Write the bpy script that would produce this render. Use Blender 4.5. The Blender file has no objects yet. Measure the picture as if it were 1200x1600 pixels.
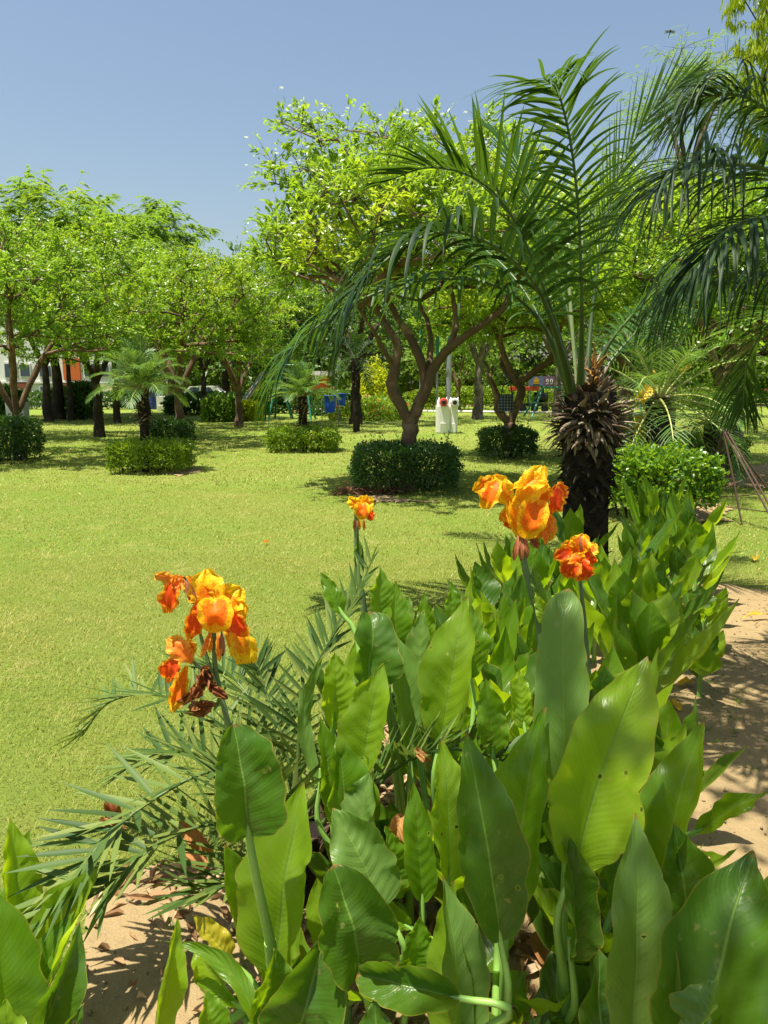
import bpy, math, random
import numpy as np
from mathutils import Vector, Matrix
random.seed(7)
rng = np.random.default_rng(7)
R = math.radians
S = bpy.context.scene
# ------------------------------------------------------------------ camera, sky, sun, exposure
FPX, PITCH, EYE = 1180.0, R(9.6), 1.5
cam = bpy.data.cameras.new('camera')
co = bpy.data.objects.new('camera', cam)
S.collection.objects.link(co)
cam.sensor_fit = 'VERTICAL'; cam.sensor_height = 36.0; cam.lens = 36.0*FPX/1600.0
cam.clip_start = 0.05; cam.clip_end = 2000.0
co.location = (0, 0, EYE); co.rotation_euler = (R(90)-PITCH, 0, 0)
S.camera = co
W = bpy.data.worlds.new("World"); S.world = W; W.use_nodes = True
nt = W.node_tree; nt.nodes.clear()
SUN = Vector((-0.22, -0.15, 1.0)).normalized()
elev = math.asin(SUN.z); az = math.atan2(SUN.x, SUN.y)
sky = nt.nodes.new('ShaderNodeTexSky'); sky.sky_type = 'NISHITA'; sky.sun_disc = False
sky.sun_elevation = elev; sky.sun_rotation = az; sky.altitude = 0
sky.air_density = 1.35; sky.dust_density = 2.4; sky.ozone_density = 1.1
bg = nt.nodes.new('ShaderNodeBackground'); bg.inputs['Strength'].default_value = 0.072
wo = nt.nodes.new('ShaderNodeOutputWorld')
nt.links.new(sky.outputs[0], bg.inputs[0]); nt.links.new(bg.outputs[0], wo.inputs[0])
sd = bpy.data.lights.new('sun', 'SUN'); sd.energy = 5.0; sd.angle = R(0.6); sd.color = (1.0, 0.94, 0.82)
so = bpy.data.objects.new('sun', sd); S.collection.objects.link(so)
so.rotation_euler = SUN.to_track_quat('Z', 'Y').to_euler(); so.location = (-10, -6, 30)
S.view_settings.view_transform = 'Standard'; S.view_settings.look = 'None'
S.view_settings.exposure = 1.04; S.view_settings.gamma = 1.0
S.cycles.max_bounces = 7; S.cycles.transparent_max_bounces = 8
S.cycles.transmission_bounces = 4; S.cycles.diffuse_bounces = 4; S.cycles.glossy_bounces = 2
S.cycles.caustics_reflective = False; S.cycles.caustics_refractive = False
S.cycles.sample_clamp_indirect = 6.0
# ------------------------------------------------------------------ helpers
CP, SP = math.cos(PITCH), math.sin(PITCH)
def ray(px, py):
    a, b = (px-600)/FPX, -(py-800)/FPX
    return Vector((a, CP+b*SP, -SP+b*CP))
def P(px, py, d):
    r = ray(px, py); t = d/r.y
    return Vector((r.x*t, d, EYE+r.z*t))
def G(px, py, z=0.0):
    r = ray(px, py); t = (z-EYE)/r.z
    return Vector((r.x*t, r.y*t, z))
def optd(v):
    return v[1]*CP - (v[2]-EYE)*SP
def px2m(px, v):
    return px*optd(v)/FPX
def tag(o, label=None, cat=None, group=None, kind=None):
    if label: o['label'] = label
    if cat: o['category'] = cat
    if group: o['group'] = group
    if kind: o['kind'] = kind
    return o
def empty(name, loc, label, cat, group=None, rz=0.0):
    o = bpy.data.objects.new(name, None); S.collection.objects.link(o)
    o.location = loc; o.rotation_euler = (0, 0, rz); o.empty_display_size = 0.1
    return tag(o, label, cat, group)
class MB:
    """collects numpy vertex / face blocks and links them as one mesh object"""
    def __init__(s): s.V = []; s.F = []; s.M = []; s.UV = []; s.n = 0
    def add(s, v, f, m=0, uv=None):
        v = np.asarray(v, dtype=np.float32).reshape(-1, 3)
        f = np.asarray(f, dtype=np.int64)
        s.V.append(v); s.F.append(f+s.n); s.M.append(np.full(len(f), m, dtype=np.int32))
        s.UV.append(np.zeros((len(v), 2), dtype=np.float32) if uv is None else np.asarray(uv, dtype=np.float32).reshape(-1, 2))
        s.n += len(v)
        return s
    def mesh(s, name, mats, smooth=True, org=(0, 0, 0)):
        V = np.concatenate(s.V) - np.array(org, dtype=np.float32)
        lv = np.concatenate([f.ravel() for f in s.F]).astype(np.int32)
        tot = np.concatenate([np.full(len(f), f.shape[1], dtype=np.int32) for f in s.F])
        st = np.concatenate([[0], np.cumsum(tot)[:-1]]).astype(np.int32)
        me = bpy.data.meshes.new(name)
        me.vertices.add(len(V)); me.vertices.foreach_set('co', V.ravel())
        me.loops.add(len(lv)); me.loops.foreach_set('vertex_index', lv)
        me.polygons.add(len(tot)); me.polygons.foreach_set('loop_start', st)
        me.polygons.foreach_set('loop_total', tot)
        me.polygons.foreach_set('material_index', np.concatenate(s.M))
        me.polygons.foreach_set('use_smooth', np.full(len(tot), smooth))
        uvl = me.uv_layers.new(name='UVMap')
        uvl.data.foreach_set('uv', np.concatenate(s.UV)[lv].ravel())
        for m in (mats if isinstance(mats, (list, tuple)) else [mats]): me.materials.append(m)
        me.update(); me.validate()
        return me
    def build(s, name, mats, parent=None, smooth=True, loc=None):
        """world-space vertices; parent's location (no rotation) or loc becomes the origin"""
        org = (0, 0, 0)
        if parent is not None:
            org = Vector((0, 0, 0)); q = parent
            while q is not None: org = org+q.location; q = q.parent
        elif loc is not None: org = loc
        o = bpy.data.objects.new(name, s.mesh(name, mats, smooth, tuple(org)))
        S.collection.objects.link(o)
        if parent is not None: o.parent = parent
        elif loc is not None: o.location = loc
        return o
def nz(a): return a/np.maximum(np.linalg.norm(a, axis=-1, keepdims=True), 1e-9)
def crom(pts, n):
    p = np.array([list(x) for x in pts], dtype=float)
    if len(p) == 2: return p[0]+(p[1]-p[0])*np.linspace(0, 1, n)[:, None]
    p = np.vstack([2*p[0]-p[1], p, 2*p[-1]-p[-2]]); m = len(p)-3
    out = []
    for u in np.linspace(0, m-1e-6, n):
        i = int(u); t = u-i; a, b, c, d = p[i:i+4]
        out.append(.5*((2*b)+(-a+c)*t+(2*a-5*b+4*c-d)*t*t+(-a+3*b-3*c+d)*t**3))
    return np.array(out)
def tube(mb, pts, rad, sides=8, m=0, noise=0.0, cap=True):
    p = np.array([list(x) for x in pts], dtype=float); n = len(p)
    r = np.interp(np.linspace(0, 1, n), np.linspace(0, 1, len(rad)), rad) if not np.isscalar(rad) else np.full(n, rad)
    t = nz(np.gradient(p, axis=0)); ref = np.array([1., 0, 0]) if abs(t[0][0]) < .8 else np.array([0, 1., 0])
    rings = []
    for i in range(n):
        ref = ref - t[i]*np.dot(ref, t[i]); ref /= np.linalg.norm(ref)
        bi = np.cross(t[i], ref); a = np.arange(sides)*2*math.pi/sides
        rr = r[i]*(1+noise*rng.uniform(-1, 1, sides))
        rings.append(p[i]+(np.cos(a)*rr)[:, None]*ref+(np.sin(a)*rr)[:, None]*bi)
    v = np.concatenate(rings); k = np.arange(sides); f = []
    for i in range(n-1):
        f.append(np.stack([i*sides+k, i*sides+(k+1) % sides, (i+1)*sides+(k+1) % sides, (i+1)*sides+k], 1))
    uv = np.stack([np.tile(k/sides, n), np.repeat(np.linspace(0, 1, n), sides)], 1)
    mb.add(v, np.concatenate(f), m, uv)
    if cap:
        mb.add(np.vstack([rings[-1], p[-1]]), np.stack([k, (k+1) % sides, np.full(sides, sides)], 1), m)
        mb.add(np.vstack([rings[0], p[0]]), np.stack([(k+1) % sides, k, np.full(sides, sides)], 1), m)
def segs(mb, A, B, ra, rb, sides=5, m=0):
    """many tapered cylinders at once"""
    A = np.asarray(A, float); B = np.asarray(B, float); t = nz(B-A)
    ref = np.where(np.abs(t[:, :1]) < .8, np.array([[1., 0, 0]]), np.array([[0, 1., 0]]))
    e1 = nz(np.cross(t, ref)); e2 = np.cross(t, e1); a = np.arange(sides)*2*math.pi/sides
    ring = (np.cos(a)[None, :, None]*e1[:, None]+np.sin(a)[None, :, None]*e2[:, None])
    v0 = A[:, None]+ring*np.asarray(ra)[:, None, None]; v1 = B[:, None]+ring*np.asarray(rb)[:, None, None]
    v = np.concatenate([v0, v1], 1).reshape(-1, 3); n = len(A); k = np.arange(sides)
    f = np.stack([k, (k+1) % sides, sides+(k+1) % sides, sides+k], 1)
    f = (f[None]+(np.arange(n)*2*sides)[:, None, None]).reshape(-1, 4)
    mb.add(v, f, m)
def box(mb, c, s, rz=0.0, m=0, rx=0.0, bev=0.0, taper=1.0):
    import bmesh
    bm = bmesh.new(); bmesh.ops.create_cube(bm, size=1)
    for v in bm.verts:
        k = taper if v.co.z < 0 else 1.0
        v.co = Vector((v.co.x*s[0]*k, v.co.y*s[1]*k, v.co.z*s[2]))
    if bev: bmesh.ops.bevel(bm, geom=bm.edges[:], offset=bev, segments=2, affect='EDGES')
    M = Matrix.Translation(c) @ Matrix.Rotation(rz, 4, 'Z') @ Matrix.Rotation(rx, 4, 'X')
    bm.transform(M)
    bm.verts.index_update()
    for k in (3, 4, 5, 6, 7, 8):
        fs = [[v.index for v in f.verts] for f in bm.faces if len(f.verts) == k]
        if fs: mb.F.append(np.array(fs)+mb.n); mb.M.append(np.full(len(fs), m, dtype=np.int32))
    V = np.array([list(v.co) for v in bm.verts], dtype=np.float32)
    mb.V.append(V); mb.UV.append(np.zeros((len(V), 2), dtype=np.float32)); mb.n += len(V); bm.free()
# ------------------------------------------------------------------ materials
def nodes(name):
    m = bpy.data.materials.new(name); m.use_nodes = True; t = m.node_tree; t.nodes.clear()
    out = t.nodes.new('ShaderNodeOutputMaterial')
    return m, t, out
def L(t, a, b): t.links.new(a, b)
def val(t, op, a, b=None, c=None, clamp=False):
    n = t.nodes.new('ShaderNodeMath'); n.operation = op; n.use_clamp = clamp
    for i, x in enumerate((a, b, c)):
        if x is None: continue
        if isinstance(x, (int, float)): n.inputs[i].default_value = x
        else: L(t, x, n.inputs[i])
    return n.outputs[0]
def mix(t, fac, a, b, mode='MIX'):
    n = t.nodes.new('ShaderNodeMix'); n.data_type = 'RGBA'; n.blend_type = mode
    for s, x in ((n.inputs['Factor'], fac), (n.inputs['A'], a), (n.inputs['B'], b)):
        if isinstance(x, (int, float)): s.default_value = x
        elif isinstance(x, tuple): s.default_value = (*x[:3], 1)
        else: L(t, x, s)
    return n.outputs['Result']
def noise(t, scale, detail=3, co=None, rough=.55, dist=0.0):
    n = t.nodes.new('ShaderNodeTexNoise'); n.inputs['Scale'].default_value = scale
    n.inputs['Detail'].default_value = detail; n.inputs['Roughness'].default_value = rough
    n.inputs['Distortion'].default_value = dist
    if co is not None: L(t, co, n.inputs['Vector'])
    return n.outputs['Fac']
def ramp(t, fac, stops):
    n = t.nodes.new('ShaderNodeValToRGB'); e = n.color_ramp.elements
    while len(e) < len(stops): e.new(.5)
    for el, (p, c) in zip(e, stops): el.position = p; el.color = (*c, 1) if len(c) == 3 else c
    L(t, fac, n.inputs[0]); return n.outputs[0]
def bsdf(t, col, rough=.6, spec=.4, normal=None):
    n = t.nodes.new('ShaderNodeBsdfPrincipled')
    if isinstance(col, tuple): n.inputs['Base Color'].default_value = (*col[:3], 1)
    else: L(t, col, n.inputs['Base Color'])
    if isinstance(rough, (int, float)): n.inputs['Roughness'].default_value = rough
    else: L(t, rough, n.inputs['Roughness'])
    n.inputs['Specular IOR Level'].default_value = spec
    if normal is not None: L(t, normal, n.inputs['Normal'])
    return n
def bump(t, h, s=.5, d=.01):
    n = t.nodes.new('ShaderNodeBump'); n.inputs['Strength'].default_value = s; n.inputs['Distance'].default_value = d
    L(t, h, n.inputs['Height']); return n.outputs[0]
def texco(t, k='Object'): return t.nodes.new('ShaderNodeTexCoord').outputs[k]
def leafmat(name, cols, trans, tfac=.45, rough=.45, spec=.4, patch=None, pscale=.6, rnd='island'):
    """foliage: colour varies per leaf, light passes through; patch = second colour in broad growths"""
    m, t, out = nodes(name)
    if rnd == 'island': r = t.nodes.new('ShaderNodeNewGeometry').outputs['Random Per Island']
    else: r = t.nodes.new('ShaderNodeObjectInfo').outputs['Random']
    n = len(cols); c = ramp(t, r, [(i/(max(n-1, 1)), k) for i, k in enumerate(cols)])
    tc = mix(t, .6, c, trans)
    if patch:
        f = noise(t, pscale, 2, texco(t)); f = val(t, 'MULTIPLY', val(t, 'SUBTRACT', f, .52), 7, clamp=True)
        f = val(t, 'MULTIPLY', f, .55); c = mix(t, f, c, patch); tc = mix(t, f, tc, tuple(min(1, x*2.2) for x in patch))
    b = bsdf(t, c, rough, spec); tr = t.nodes.new('ShaderNodeBsdfTranslucent'); L(t, tc, tr.inputs[0])
    ms = t.nodes.new('ShaderNodeMixShader'); ms.inputs[0].default_value = tfac
    L(t, b.outputs[0], ms.inputs[1]); L(t, tr.outputs[0], ms.inputs[2]); L(t, ms.outputs[0], out.inputs[0])
    return m
def plain(name, col, rough=.6, spec=.4, var=.25, scale=8, bmp=0.0, metal=0.0):
    m, t, out = nodes(name); co_ = texco(t)
    f = noise(t, scale, 4, co_); c = mix(t, f, tuple(x*(1-var) for x in col), tuple(min(1, x*(1+var)) for x in col))
    nm = bump(t, noise(t, scale*4, 4, co_), .6, bmp) if bmp else None
    b = bsdf(t, c, rough, spec, nm); b.inputs['Metallic'].default_value = metal
    L(t, b.outputs[0], out.inputs[0]); return m
def bark(name, c1, c2, scale=6, stretch=.25):
    m, t, out = nodes(name); mp = t.nodes.new('ShaderNodeMapping'); mp.inputs['Scale'].default_value = (1, 1, stretch)
    L(t, texco(t), mp.inputs[0]); f = noise(t, scale*3, 6, mp.outputs[0], .65, .4); g = noise(t, scale*.5, 3, texco(t))
    c = mix(t, val(t, 'MULTIPLY', f, g), c1, c2); c = mix(t, val(t, 'MULTIPLY', val(t, 'SUBTRACT', g, .5), 3, clamp=True), c, tuple(x*1.5 for x in c2))
    b = bsdf(t, c, .85, .2, bump(t, f, .9, .02)); L(t, b.outputs[0], out.inputs[0]); return m
def canna_mat(name, base, light, trans, tfac, rough=.29, sheen=.36, rib=(.16, .27, .045), edge=(.30, .22, .04)):
    """UV.x 0..1 across the blade (.5 = midrib), UV.y along it: lateral veins, pale midrib, thin warm edge"""
    m, t, out = nodes(name)
    sx = t.nodes.new('ShaderNodeSeparateXYZ'); L(t, texco(t, 'UV'), sx.inputs[0])
    a = val(t, 'ABSOLUTE', val(t, 'MULTIPLY', val(t, 'SUBTRACT', sx.outputs[0], .5), 2))   # 0 midrib .. 1 edge
    oi = t.nodes.new('ShaderNodeObjectInfo').outputs['Random']
    k = val(t, 'SUBTRACT', sx.outputs[1], val(t, 'MULTIPLY', val(t, 'POWER', a, 1.25), .22))
    n1 = noise(t, 5, 2, texco(t, 'Object'))
    vein = val(t, 'SINE', val(t, 'MULTIPLY', val(t, 'ADD', k, val(t, 'MULTIPLY', n1, .05)), 190))
    vein2 = val(t, 'SINE', val(t, 'MULTIPLY', k, 61))
    v = val(t, 'ADD', val(t, 'MULTIPLY', vein, .5), .5)
    c = mix(t, n1, base, light); c = mix(t, val(t, 'MULTIPLY', oi, .5), c, light)
    c = mix(t, val(t, 'MULTIPLY', v, .13), c, light)
    # blemishes: small brown scratches and dust
    sp = val(t, 'MULTIPLY', val(t, 'SUBTRACT', noise(t, 34, 3, texco(t, 'Object')), .655), 12, clamp=True)
    c = mix(t, val(t, 'MULTIPLY', sp, .5), c, (.22, .2, .08))
    du = val(t, 'MULTIPLY', val(t, 'SUBTRACT', noise(t, 11, 5, texco(t, 'Object'), .7),   .42), .5, clamp=True); c = mix(t, du, c, (.20, .22, .11))
    vo = t.nodes.new('ShaderNodeTexVoronoi'); vo.inputs['Scale'].default_value = 30; L(t, texco(t, 'Object'), vo.inputs['Vector']); vd = vo.outputs['Distance']; hn = noise(t, 4.5, 1, texco(t, 'Object'))
    rg = val(t, 'MULTIPLY', val(t, 'SUBTRACT', .22, vd), 14, clamp=True); rg = val(t, 'MULTIPLY', rg, val(t, 'MULTIPLY', val(t, 'SUBTRACT', hn, .57), 20, clamp=True)); c = mix(t, val(t, 'MULTIPLY', rg, .8), c, (.30, .24, .06))
    ribf = val(t, 'SUBTRACT', 1, val(t, 'MULTIPLY', a, 22), clamp=True)
    edf = val(t, 'MULTIPLY', val(t, 'SUBTRACT', a, val(t, 'SUBTRACT', .99, val(t, 'MULTIPLY', noise(t, 18, 3, texco(t, 'Object')), .06))), 40, clamp=True)
    c = mix(t, ribf, c, rib); c = mix(t, val(t, 'MULTIPLY', edf, .55), c, edge)
    tipf = val(t, 'MULTIPLY', val(t, 'SUBTRACT', sx.outputs[1], .965), 30, clamp=True)
    c = mix(t, tipf, c, (.25, .1, .03))
    tc = mix(t, val(t, 'MULTIPLY', v, .18), trans, tuple(x*.7 for x in trans)); tc = mix(t, ribf, tc, (.42, .58, .08)); tc = mix(t, val(t, 'MULTIPLY', edf, .6), tc, (.5, .42, .06))
    h = val(t, 'ADD', val(t, 'MULTIPLY', vein, .25), val(t, 'MULTIPLY', vein2, .8))
    h = val(t, 'SUBTRACT', h, val(t, 'MULTIPLY', ribf, 2.5))
    b = bsdf(t, c, rough, sheen, bump(t, h, .5, .0010))
    tr = t.nodes.new('ShaderNodeBsdfTranslucent'); L(t, tc, tr.inputs[0])
    ms = t.nodes.new('ShaderNodeMixShader'); ms.inputs[0].default_value = tfac
    L(t, b.outputs[0], ms.inputs[1]); L(t, tr.outputs[0], ms.inputs[2])
    hol = t.nodes.new('ShaderNodeMath'); hol.operation = 'LESS_THAN'; hol.inputs[1].default_value = .13; L(t, vd, hol.inputs[0])
    hm = val(t, 'MULTIPLY', hol.outputs[0], val(t, 'GREATER_THAN', hn, .60))
    tp = t.nodes.new('ShaderNodeBsdfTransparent'); m2 = t.nodes.new('ShaderNodeMixShader'); L(t, hm, m2.inputs[0]); L(t, ms.outputs[0], m2.inputs[1]); L(t, tp.outputs[0], m2.inputs[2]); L(t, m2.outputs[0], out.inputs[0])
    return m
def petal_mat(name, mid, edge, spot, wid=.62):
    m, t, out = nodes(name); wid -= .06
    sx = t.nodes.new('ShaderNodeSeparateXYZ'); L(t, texco(t, 'UV'), sx.inputs[0])
    a = val(t, 'ABSOLUTE', val(t, 'MULTIPLY', val(t, 'SUBTRACT', sx.outputs[0], .5), 2))
    u = val(t, 'ABSOLUTE', val(t, 'MULTIPLY', val(t, 'SUBTRACT', sx.outputs[1], .45), 1.75))
    d = val(t, 'MAXIMUM', a, u); n1 = noise(t, 60, 4, texco(t), .7); n2 = noise(t, 190, 3, texco(t))
    f = val(t, 'MULTIPLY', val(t, 'SUBTRACT', val(t, 'ADD', d, val(t, 'MULTIPLY', val(t, 'SUBTRACT', n1, .5), .9)), wid), 7, clamp=True)
    c = mix(t, f, mid, edge)
    sp = val(t, 'MULTIPLY', val(t, 'SUBTRACT', n2, .53), 12, clamp=True); c = mix(t, val(t, 'MULTIPLY', sp, .7), c, spot)
    vn = val(t, 'SINE', val(t, 'MULTIPLY', sx.outputs[0], 70))
    b = bsdf(t, c, .5, .25, bump(t, val(t, 'ADD', val(t, 'MULTIPLY', vn, .15), n1), .4, .001)); tr = t.nodes.new('ShaderNodeBsdfTranslucent'); L(t, c, tr.inputs[0])
    ms = t.nodes.new('ShaderNodeMixShader'); ms.inputs[0].default_value = .45
    L(t, b.outputs[0], ms.inputs[1]); L(t, tr.outputs[0], ms.inputs[2]); L(t, ms.outputs[0], out.inputs[0])
    return m
M = {}
M['leafg'] = canna_mat('canna leaf green', (.05, .125, .005), (.09, .19, .007), (.42, .66, .008), .44)
M['leafb'] = canna_mat('canna leaf lit through', (.10, .20, .008), (.17, .28, .014), (.58, .80, .01), .47)  # brighter leaf copy: light coming through the blade, mostly put into the colour
M['leafd'] = canna_mat('canna leaf shaded', (.026, .078, .005), (.05, .12, .008), (.22, .42, .007), .34, .34)  # darker leaf copy: shade on the blade, mostly put into the colour
M['leafp'] = canna_mat('canna leaf sky gloss', (.075, .155, .026), (.12, .215, .045), (.40, .60, .016), .36, .36, .28)  # pale leaf copy: gloss from the sky put into the colour
M['leafy'] = canna_mat('canna leaf yellowing', (.28, .30, .02), (.45, .36, .03), (.7, .6, .03), .45)
M['stem'] = plain('canna stem', (.20, .36, .07), .45, .4, .3, 20)
M['stemd'] = plain('canna flower stem', (.10, .16, .06), .5, .4, .5, 30)
M['petal'] = petal_mat('petal orange yellow', (.90, .20, .006), (.93, .54, .012), (.80, .08, .005), .62)
M['petaly'] = petal_mat('petal yellow', (.93, .36, .008), (.95, .62, .015), (.85, .14, .005), .45)
M['petalr'] = petal_mat('petal red orange', (.84, .09, .008), (.92, .36, .01), (.7, .035, .005), .72)
M['petalo'] = petal_mat('petal backs orange', (.90, .26, .03), (.92, .42, .04), (.8, .12, .02), .6)
M['petald'] = petal_mat('petal withered', (.25, .075, .025), (.42, .17, .05), (.1, .03, .02), .6)
M['bud'] = plain('flower bud', (.30, .10, .035), .5, .4, .4, 60)
M['palm'] = leafmat('palm leaflet', [(.014, .05, .006), (.028, .085, .010), (.05, .12, .016)], (.24, .44, .02), .24, .46, .3)
M['palmd'] = leafmat('palm leaflet deep and shaded', [(.009, .028, .007), (.018, .045, .011), (.03, .062, .014)], (.08, .18, .018), .2, .5, .18)  # darker leaflet green; on the edge palm its shade is put into the colour
M['palml'] = leafmat('young and lit palm leaflet', [(.05, .12, .022), (.08, .17, .032), (.13, .22, .045)], (.30, .48, .05), .35, .42, .45)
M['date'] = leafmat('date palm leaflet', [(.035, .075, .018), (.065, .12, .026), (.12, .18, .04), (.20, .24, .06)], (.28, .40, .04), .25, .5, .2)
M['rachis'] = plain('palm rachis', (.065, .11, .022), .45, .45, .35, 12)
M['rachisy'] = plain('palm rachis yellow', (.40, .42, .14), .5, .4, .25, 12)
M['spear'] = plain('palm spear leaf', (.42, .50, .25), .5, .4, .2, 20)
M['petiole'] = plain('palm petiole base', (.03, .06, .01), .45, .45, .5, 8)
M['boot'] = leafmat('dry leaf base', [(.035, .022, .013), (.095, .062, .036), (.20, .145, .092), (.40, .33, .24)], (.2, .1, .05), .05, .85, .2)
M['trunkd'] = bark('palm trunk dark', (.008, .006, .005), (.045, .032, .022), 14, .6)
M['scale'] = leafmat('trunk scale', [(.010, .008, .006), (.028, .02, .014), (.06, .04, .026)], (.05, .03, .02), .03, .9, .2)
M['bark'] = bark('bark brown', (.075, .045, .028), (.23, .15, .09), 5)
M['barkd'] = bark('bark dark', (.022, .016, .012), (.08, .055, .038), 5)
M['barkg'] = bark('bark grey', (.07, .06, .045), (.22, .18, .13), 5)
M['tree'] = leafmat('tree leaf bright', [(.09, .18, .012), (.16, .28, .02), (.27, .38, .03)], (.55, .80, .03), .42, .33, .6, (.36, .40, .015), .6)
M['tree2'] = leafmat('tree leaf green', [(.075, .17, .014), (.14, .27, .022), (.24, .37, .035)], (.54, .78, .04), .46, .33, .6, (.30, .38, .015), .5)
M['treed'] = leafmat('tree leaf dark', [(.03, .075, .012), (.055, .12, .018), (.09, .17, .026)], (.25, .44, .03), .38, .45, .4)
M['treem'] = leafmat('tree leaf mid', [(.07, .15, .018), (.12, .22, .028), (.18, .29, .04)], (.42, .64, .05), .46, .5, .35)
M['feather'] = leafmat('feathery leaf', [(.08, .18, .018), (.13, .25, .024), (.20, .33, .03)], (.45, .68, .04), .45, .5, .3, (.33, .33, .015), .25)
M['featherp'] = leafmat('pale feathery leaf', [(.10, .17, .05), (.16, .25, .08), (.2, .3, .10)], (.36, .55, .10), .45, .5, .3)
M['weep'] = leafmat('weeping leaf', [(.26, .34, .01), (.34, .42, .012), (.20, .30, .01)], (.75, .85, .02), .5, .4, .45)
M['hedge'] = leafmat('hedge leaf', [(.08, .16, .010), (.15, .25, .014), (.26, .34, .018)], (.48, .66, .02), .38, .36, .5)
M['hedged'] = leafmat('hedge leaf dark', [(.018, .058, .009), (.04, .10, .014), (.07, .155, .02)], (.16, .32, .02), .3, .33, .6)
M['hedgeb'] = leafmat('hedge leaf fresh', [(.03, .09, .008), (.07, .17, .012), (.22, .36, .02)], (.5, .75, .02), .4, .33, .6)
M['gold'] = leafmat('golden shrub leaf', [(.40, .45, .01), (.5, .55, .015), (.32, .42, .01)], (.85, .85, .03), .4, .45, .4)
M['bloom'] = leafmat('white blossom', [(.72, .74, .68), (.85, .85, .8)], (.8, .82, .7), .3, .5, .3)
M['bloomr'] = leafmat('red blossom', [(.7, .08, .02), (.8, .2, .03)], (.8, .2, .05), .3, .5, .3)
M['grass'] = None
m, t, out = nodes('lawn grass'); r_ = t.nodes.new('ShaderNodeNewGeometry').outputs['Random Per Island']; oc = texco(t)
c = ramp(t, r_, [(0, (.13, .20, .026)), (.35, (.23, .29, .045)), (.72, (.32, .355, .07)), (.9, (.42, .40, .10)), (1, (.58, .50, .2))])
f1 = noise(t, .55, 4, oc, .65); f2 = noise(t, 3.2, 4, oc, .7)
c = mix(t, val(t, 'MULTIPLY', val(t, 'SUBTRACT', f1, .46), 4.5, clamp=True), c, mix(t, .7, c, (.46, .41, .12)))
c = mix(t, val(t, 'MULTIPLY', val(t, 'SUBTRACT', f2, .55), 6, clamp=True), c, mix(t, .6, c, (.14, .24, .03)))
c = mix(t, val(t, 'MULTIPLY', val(t, 'SUBTRACT', .40, f2), 7, clamp=True), c, mix(t, .6, c, (.50, .43, .18)))
b = bsdf(t, c, .5, .3); tr = t.nodes.new('ShaderNodeBsdfTranslucent'); L(t, mix(t, .5, c, (.52, .56, .07)), tr.inputs[0])
ms = t.nodes.new('ShaderNodeMixShader'); ms.inputs[0].default_value = .38; L(t, b.outputs[0], ms.inputs[1]); L(t, tr.outputs[0], ms.inputs[2]); L(t, ms.outputs[0], out.inputs[0]); M['grass'] = m
M['weed'] = leafmat('weed leaf', [(.12, .22, .03), (.22, .34, .04)], (.4, .55, .05), .35, .5, .3)
M['dryfib'] = leafmat('palm fibre', [(.30, .14, .03), (.42, .22, .05), (.2, .09, .02)], (.5, .3, .08), .2, .7, .2)
M['litter2'] = leafmat('dry lawn leaves', [(.20, .13, .04), (.48, .36, .08), (.55, .46, .22), (.30, .16, .06)], (.5, .35, .1), .2, .7, .2)
M['litter'] = leafmat('dry litter', [(.10, .05, .02), (.30, .17, .08), (.45, .30, .16), (.5, .40, .26)], (.4, .22, .1), .15, .8, .2)
M['fallen'] = leafmat('fallen yellow leaf', [(.55, .33, .02), (.62, .40, .03)], (.8, .5, .03), .3, .5, .3)
M['dryleaf'] = canna_mat('canna leaf dry', (.33, .13, .04), (.50, .24, .08), (.5, .22, .05), .3, .7, .2, (.4, .2, .08), (.2, .08, .03))
M['yleaf'] = canna_mat('dry frond yellow', (.62, .42, .03), (.8, .6, .08), (.8, .55, .05), .35, .6, .3, (.7, .5, .1), (.5, .3, .05))
M['white'] = plain('white paint', (.72, .70, .64), .55, .4, .12, 3)
M['red'] = plain('red plastic', (.55, .06, .03), .4, .5, .1, 6)
M['blue'] = plain('blue plastic', (.02, .13, .85), .35, .5, .15, 4)
M['blued'] = plain('dark blue plastic', (.015, .04, .25), .35, .5, .15, 4)
M['black'] = plain('black', (.012, .012, .013), .4, .5, .2, 6)
M['green'] = plain('green painted steel', (.02, .17, .11), .4, .5, .15, 6)
M['grey'] = plain('galvanised steel', (.30, .31, .33), .4, .5, .15, 6, 0, .3)
M['slide'] = plain('slide steel', (.20, .20, .20), .35, .6, .3, 3, 0, .4)
M['rust'] = plain('rusty steel', (.085, .05, .035), .8, .3, .4, 30, .002)
M['yellow'] = plain('yellow paint', (.62, .36, .01), .5, .4, .2, 5)
M['tyre'] = plain('rubber', (.02, .02, .024), .7, .3, .3, 9)
M['wall'] = plain('house wall', (.62, .62, .56), .8, .2, .06, 2)
M['cream'] = plain('cream wall', (.66, .60, .40), .8, .2, .08, 2)
M['orange'] = plain('orange wall', (.50, .12, .03), .8, .2, .1, 2)
M['brick'] = plain('brown wall', (.20, .065, .035), .8, .2, .15, 6)
M['glassd'] = plain('window glass', (.05, .07, .10), .12, .6, .2, 2)
M['rope'] = plain('white rope', (.8, .78, .7), .7, .2, .05, 20)
M['rooty'] = plain('dead roots', (.16, .07, .035), .9, .2, .5, 20, .01)
M['screen'] = plain('banner', (.10, .12, .22), .5, .3, .3, 3)
M['purple'] = plain('banner purple', (.13, .07, .14), .5, .3, .2, 3)
M['letter'] = plain('banner letters', (.75, .74, .70), .5, .3, .1, 3)
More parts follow.
